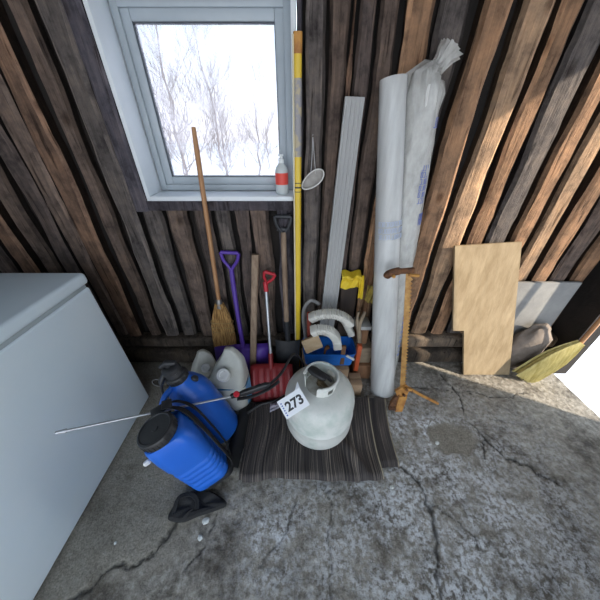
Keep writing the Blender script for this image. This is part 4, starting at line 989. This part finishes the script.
# black pad lying in front of its foot
bm = B()
outl = [(-.500, -.858), (-.505, -.835), (-.485, -.795), (-.445, -.770), (-.395, -.762), (-.345, -.775), (-.305, -.795), (-.298, -.812), (-.340, -.828), (-.40, -.845), (-.45, -.862)]
def padring(k, z):
    cx, cy = -.405, -.812
    return [bm.verts.new((cx + (x - cx) * k, cy + (y - cy) * k, z + .010 * nz(x * 20, y * 20) * (z > .01) + (.012 if x < -.44 and z > .01 else 0))) for x, y in [(p.x, p.y) for p in smoothpath([(a, b, 0) for a, b in outl + outl[:1]], 4)[:-1]]]
rr_ = [padring(1, .003), padring(1.02, .014), padring(.90, .026), padring(.6, .028), padring(.3, .022)]
for p, q in zip(rr_, rr_[1:]):
    for i in range(len(p)): bm.faces.new((p[i], p[(i + 1) % len(p)], q[(i + 1) % len(p)], q[i]))
bm.faces.new(rr_[0][::-1]); bm.faces.new(rr_[-1]); bmesh.ops.recalc_face_normals(bm, faces=bm.faces)
pd = obj('black_pad', bm, 'black_web'); tag(pd, 'folded black pad lying on the floor under the foot of the front blue sprayer', 'pad')
bm = B(); sweep(bm, smoothpath([(-.485, -.845, .036), (-.478, -.80, .052), (-.44, -.785, .046), (-.41, -.80, .036), (-.40, -.83, .034)], 5), rrect(.016, .003, .001, 1), up=(0, 0, 1)); obj('strap_loop', bm, 'black_web', pd)

# rear: pump sprayer
rb_ = V((-.392, -.500, .016)); axr = V((-.27, -.01, .96)).normalized()
pr_ = thing('pump_sprayer', rb_, 'blue pump sprayer with black pump head behind the larger sprayer tank', 'sprayer')
Mr = axis_matrix(rb_, axr, (1, 0, .28)) @ Matrix.Diagonal((.98, .95, 1.21, 1))
bm = B(); lathe(bm, [(.075, .0), (.088, .004), (.094, .018), (.095, .12), (.093, .20), (.091, .24), (.082, .275), (.064, .305), (.046, .322), (.038, .332), (.038, .345)], 48, Mr); obj('tank_body', bm, 'blue', pr_, smooth=60)
bm = B(); lathe(bm, [(.040, .330), (.044, .333), (.045, .352), (.042, .356), (.036, .358), (.034, .372), (.037, .374), (.037, .388), (.030, .394), (.018, .396)], 36, Mr)
for k in range(20):
    a = 2 * PI * k / 20; tube(bm, [Mr @ V((.0445 * math.cos(a), .0445 * math.sin(a), .335)), Mr @ V((.0445 * math.cos(a), .0445 * math.sin(a), .351))], .0018, 5)
ph = obj('pump_cap', bm, 'black', pr_)
bm = B(); sweep(bm, [Mr @ V((-.03, -.004, .402)), Mr @ V((.0, 0, .412)), Mr @ V((.034, .004, .402))], rrect(.020, .022, .007, 3), up=(0, 1, 0), scale=[.8, 1.1, .8]); tube(bm, [Mr @ V((0, 0, .39)), Mr @ V((0, 0, .41))], .012, 12); obj('pump_handle', bm, 'black', pr_)
bm = B(); tube(bm, smoothpath([Mr @ V((-.040, -.01, .365)), Mr @ V((-.060, -.03, .345)), Mr @ V((-.082, -.06, .27)), Mr @ V((-.090, -.075, .19)), Mr @ V((-.085, -.08, .14))], 6), .005, 10); tube(bm, [Mr @ V((-.036, -.008, .372)), Mr @ V((-.058, -.028, .350))], .011, 12); obj('outlet_hose', bm, 'black', pr_)
bm = B(); sweep(bm, smoothpath([Mr @ V((-.020, -.036, .325)), Mr @ V((-.035, -.085, .325)), Mr @ V((-.058, -.118, .290)), Mr @ V((-.068, -.122, .235)), Mr @ V((-.060, -.096, .185)), Mr @ V((-.048, -.078, .17))], 6), rrect(.026, .018, .007, 3), up=(1, 0, 0)); obj('carry_handle', bm, 'blue', pr_)
bm = B(); lathe(bm, [(.014, 0), (.014, .018), (.009, .022)], 16, Mr @ axis_matrix((.052, .006, .300), (.55, 0, 1))); obj('release_valve', bm, 'black', pr_)
# wand with grip, red trigger lock and hose
wd = thing('spray_wand', (-.445, -.635, .40), 'thin metal spray wand with black grip and red button lying across the sprayers', 'wand')
wa, wb_ = V((-.758, -.750, .452)), V((-.290, -.520, .305))
bm = B(); tube(bm, [wa, wb_], .0042, 12); obj('lance', bm, 'alu', wd)
bm = B(); tube(bm, [wa + (wa - wb_).normalized() * .02, wa + (wb_ - wa).normalized() * .006], [.005, .0075], 12); obj('nozzle', bm, 'alu', wd)
gd = V((.96, .20, .08)).normalized(); g0 = wb_ + V((-.01, 0, 0))
bm = B(); sweep(bm, smoothpath([g0, g0 + gd * .045 + V((0, 0, .0)), g0 + gd * .11 + V((0, 0, .012)), g0 + gd * .175 + V((0, .0, .022))], 5), rrect(.020, .026, .007, 3), up=(0, 0, 1), scale=[.5] + [.85] * 5 + [1.1] * 8 + [.8, .6]); gp = obj('grip', bm, 'black', wd)
bm = B(); sweep(bm, smoothpath([g0 + gd * .03 + V((0, -.01, -.016)), g0 + gd * .09 + V((0, -.016, -.014)), g0 + gd * .16 + V((0, -.012, .002)), g0 + gd * .215 + V((0, 0, .028))], 5), rrect(.016, .007, .003, 2), up=(0, 0, 1)); obj('trigger', bm, 'black', gp)
bm = B(); lathe(bm, [(.011, 0), (.013, .003), (.013, .010), (.010, .014)], 18, axis_matrix(g0 + gd * .030 + V((0, -.004, .008)), (0, -.5, 1))); obj('trigger_lock', bm, 'bright_red', gp)
bm = B(); tube(bm, smoothpath([g0 + gd * .17 + V((0, 0, .018)), (-.085, -.42, .335), (-.03, -.30, .33), (.02, -.265, .20), (-.02, -.29, .06), (-.12, -.37, .062), (-.21, -.40, .060), (-.27, -.44, .05)], 8), .0065, 10); obj('hose', bm, 'black', wd)

# ------------------------------------------------------------------ small things
bm = B()
def wr(u, v): return V((-.155 + .085 * u, -.40 + .05 * u - .045 * v, .062 + .012 * nz(u * 5, v * 5, 3) + .010 * math.sin(PI * v)))
sheet(bm, wr, 14, 10, .002); tag(obj('clear_wrapper', bm, 'wrapper', smooth=20), 'crumpled clear wrapper between the red shovel blade and the gas bottle', 'wrapper')
bt = thing('plastic_bottle', (-.080, .030, WZ0 + .005), 'small clear bottle with red label on the window sill', 'bottle')
Mb = Matrix.Translation((-.080, .030, WZ0 + .004))
bm = B(); lathe(bm, [(.025, 0), (.028, .004), (.028, .092), (.024, .106), (.012, .120), (.010, .128)], 28, Mb); obj('bottle_body', bm, 'bottle', bt)
bm = B(); lathe(bm, [(.0284, .040), (.0284, .086)], 28, Mb, cap0=False, cap1=False); obj('label_band', bm, 'bottle_red', bt)
bm = B(); lathe(bm, [(.012, .122), (.012, .138), (.007, .140), (.007, .148)], 20, Mb); box(bm, -.012, .010, -.006, .006, .148, .155, .002, 2, Mb); obj('bottle_cap', bm, 'pump', bt)
dm = thing('dust_mask', (.052, -.03, 1.08), 'white cup-shaped dust mask hanging by its straps right of the yellow pole', 'mask')
Mm = axis_matrix((.052, -.050, 1.085), (-.35, -.85, .30), (.80, -.1, .60))
bm = B(); n = 36; prs = [(.052, .0), (.053, .002), (.052, .003)]
rings = []
for j, (r_, z_) in enumerate([(1.06, -.001), (1.0, 0), (.97, -.008), (.88, -.018), (.70, -.028), (.45, -.034), (.2, -.036)]):
    rings.append([bm.verts.new(Mm @ V((.050 * r_ * math.cos(2 * PI * i / n), .026 * r_ * math.sin(2 * PI * i / n) * (1 + .12 * math.cos(2 * PI * i / n)), z_))) for i in range(n)])
for j, (r_, z_) in enumerate([(.2, -.039), (.45, -.037), (.72, -.031), (.91, -.020), (1.0, -.009), (1.06, -.004)]):
    rings.append([bm.verts.new(Mm @ V((.050 * r_ * math.cos(2 * PI * i / n), .026 * r_ * math.sin(2 * PI * i / n) * (1 + .12 * math.cos(2 * PI * i / n)), z_))) for i in range(n)])
for pq, (p, q) in enumerate(zip(rings, rings[1:])):
    if pq == 6: continue
    for i in range(n): bm.faces.new((p[i], p[(i + 1) % n], q[(i + 1) % n], q[i]))
for i in range(n): bm.faces.new((rings[-1][i], rings[-1][(i + 1) % n], rings[0][(i + 1) % n], rings[0][i]))
bm.faces.new(rings[6]); bm.faces.new(rings[7]); bmesh.ops.recalc_face_normals(bm, faces=bm.faces)
obj('mask_cup', bm, 'mask', dm)
bm = B(); tube(bm, [Mm @ V((.0525 * math.cos(2 * PI * i / n), .0275 * math.sin(2 * PI * i / n) * (1 + .12 * math.cos(2 * PI * i / n)), 0)) for i in range(n + 1)], .0028, 8, up=Mm.to_3x3() @ V((0, 0, 1))); obj('rim', bm, 'mask_rim', dm)
for dx in (-.004, .006):
    bm = B(); tube(bm, smoothpath([(.052 + dx * 2.0, -.040, 1.106), (.052 + dx, -.025, 1.16), (.050, -.018, 1.232)], 6), .0012, 6); obj('strap', bm, 'elastic', dm)
bm = B(); tube(bm, [(.050, .005, 1.236), (.050, -.028, 1.240)], [.0018, .0018], 8); obj('nail', bm, 'wire', dm)
bm = B(); pth = [V((-.83 + .030 * math.cos(a), -.245 + .004, .035 + .030 * math.sin(a))) for a in [2 * PI * k / 30 for k in range(31)]]; tube(bm, pth, .0035, 8, up=(0, 1, 0)); tag(obj('metal_ring', bm, 'ring'), 'small grey ring standing on the floor behind the freezer corner', 'ring')
chips = [(-.364, -.856, .013, 'larger round white splash on the floor below the black pad'), (-.325 - .045, -.905, .010, 'second white splash on the floor, farther from the black pad'), (.663, -.564, .010, 'white pebble on the smooth grey floor patch'), (-.674, -.919, .006, 'tiny white chip on the floor at the lower left'), (.39, -.745, .009, 'small brown-edged chip just in front of the right corner of the rug')]
for i, (x, y, r_, lab) in enumerate(chips):
    bm = B(); lump(bm, (x, y, .002), r_, r_ * .85, .0045 if i != 2 else .006, i * 3, .5, 16, 8, .3); tag(obj('white_chip', bm, 'chip'), lab, 'chip')

# ------------------------------------------------------------------ light
w = bpy.data.worlds.new('winter_sky'); bpy.context.scene.world = w; w.use_nodes = True; nt = w.node_tree; L = nt.links
bg = nt.nodes['Background']; tc = N(nt, 'ShaderNodeTexCoord'); sx_ = N(nt, 'ShaderNodeSeparateXYZ'); L.new(tc.outputs['Generated'], sx_.inputs[0])
r = ramp(nt, [(.0, (1.0, .98, 1.0)), (.06, (.96, .97, 1.02)), (.20, (.80, .92, 1.06)), (1, (.74, .87, 1.03))]); L.new(sx_.outputs['Z'], r.inputs[0]); L.new(r.outputs[0], bg.inputs[0]); bg.inputs[1].default_value = 1.8
sd_ = bpy.data.lights.new('sun', 'SUN'); sd_.energy = 5.4; sd_.color = (1, .86, .68); sd_.angle = math.radians(1.2)
so = bpy.data.objects.new('sun', sd_); C.objects.link(so); so.location = (4, -2, 4); so.rotation_euler = V((-2, 1, -1.14)).to_track_quat('-Z', 'Y').to_euler()

cam = bpy.data.cameras.new('camera'); co = bpy.data.objects.new('camera', cam); C.objects.link(co)
co.location = (0, -1.18, 1.25); co.rotation_euler = (math.radians(90 - 34), 0, 0); cam.sensor_width = 36; cam.lens = 15.0; cam.clip_start = .02
S = bpy.context.scene; S.camera = co
S.view_settings.view_transform = 'Standard'; S.view_settings.look = 'None'; S.view_settings.gamma = 1; S.view_settings.use_curve_mapping = False
S.view_settings.exposure = .65
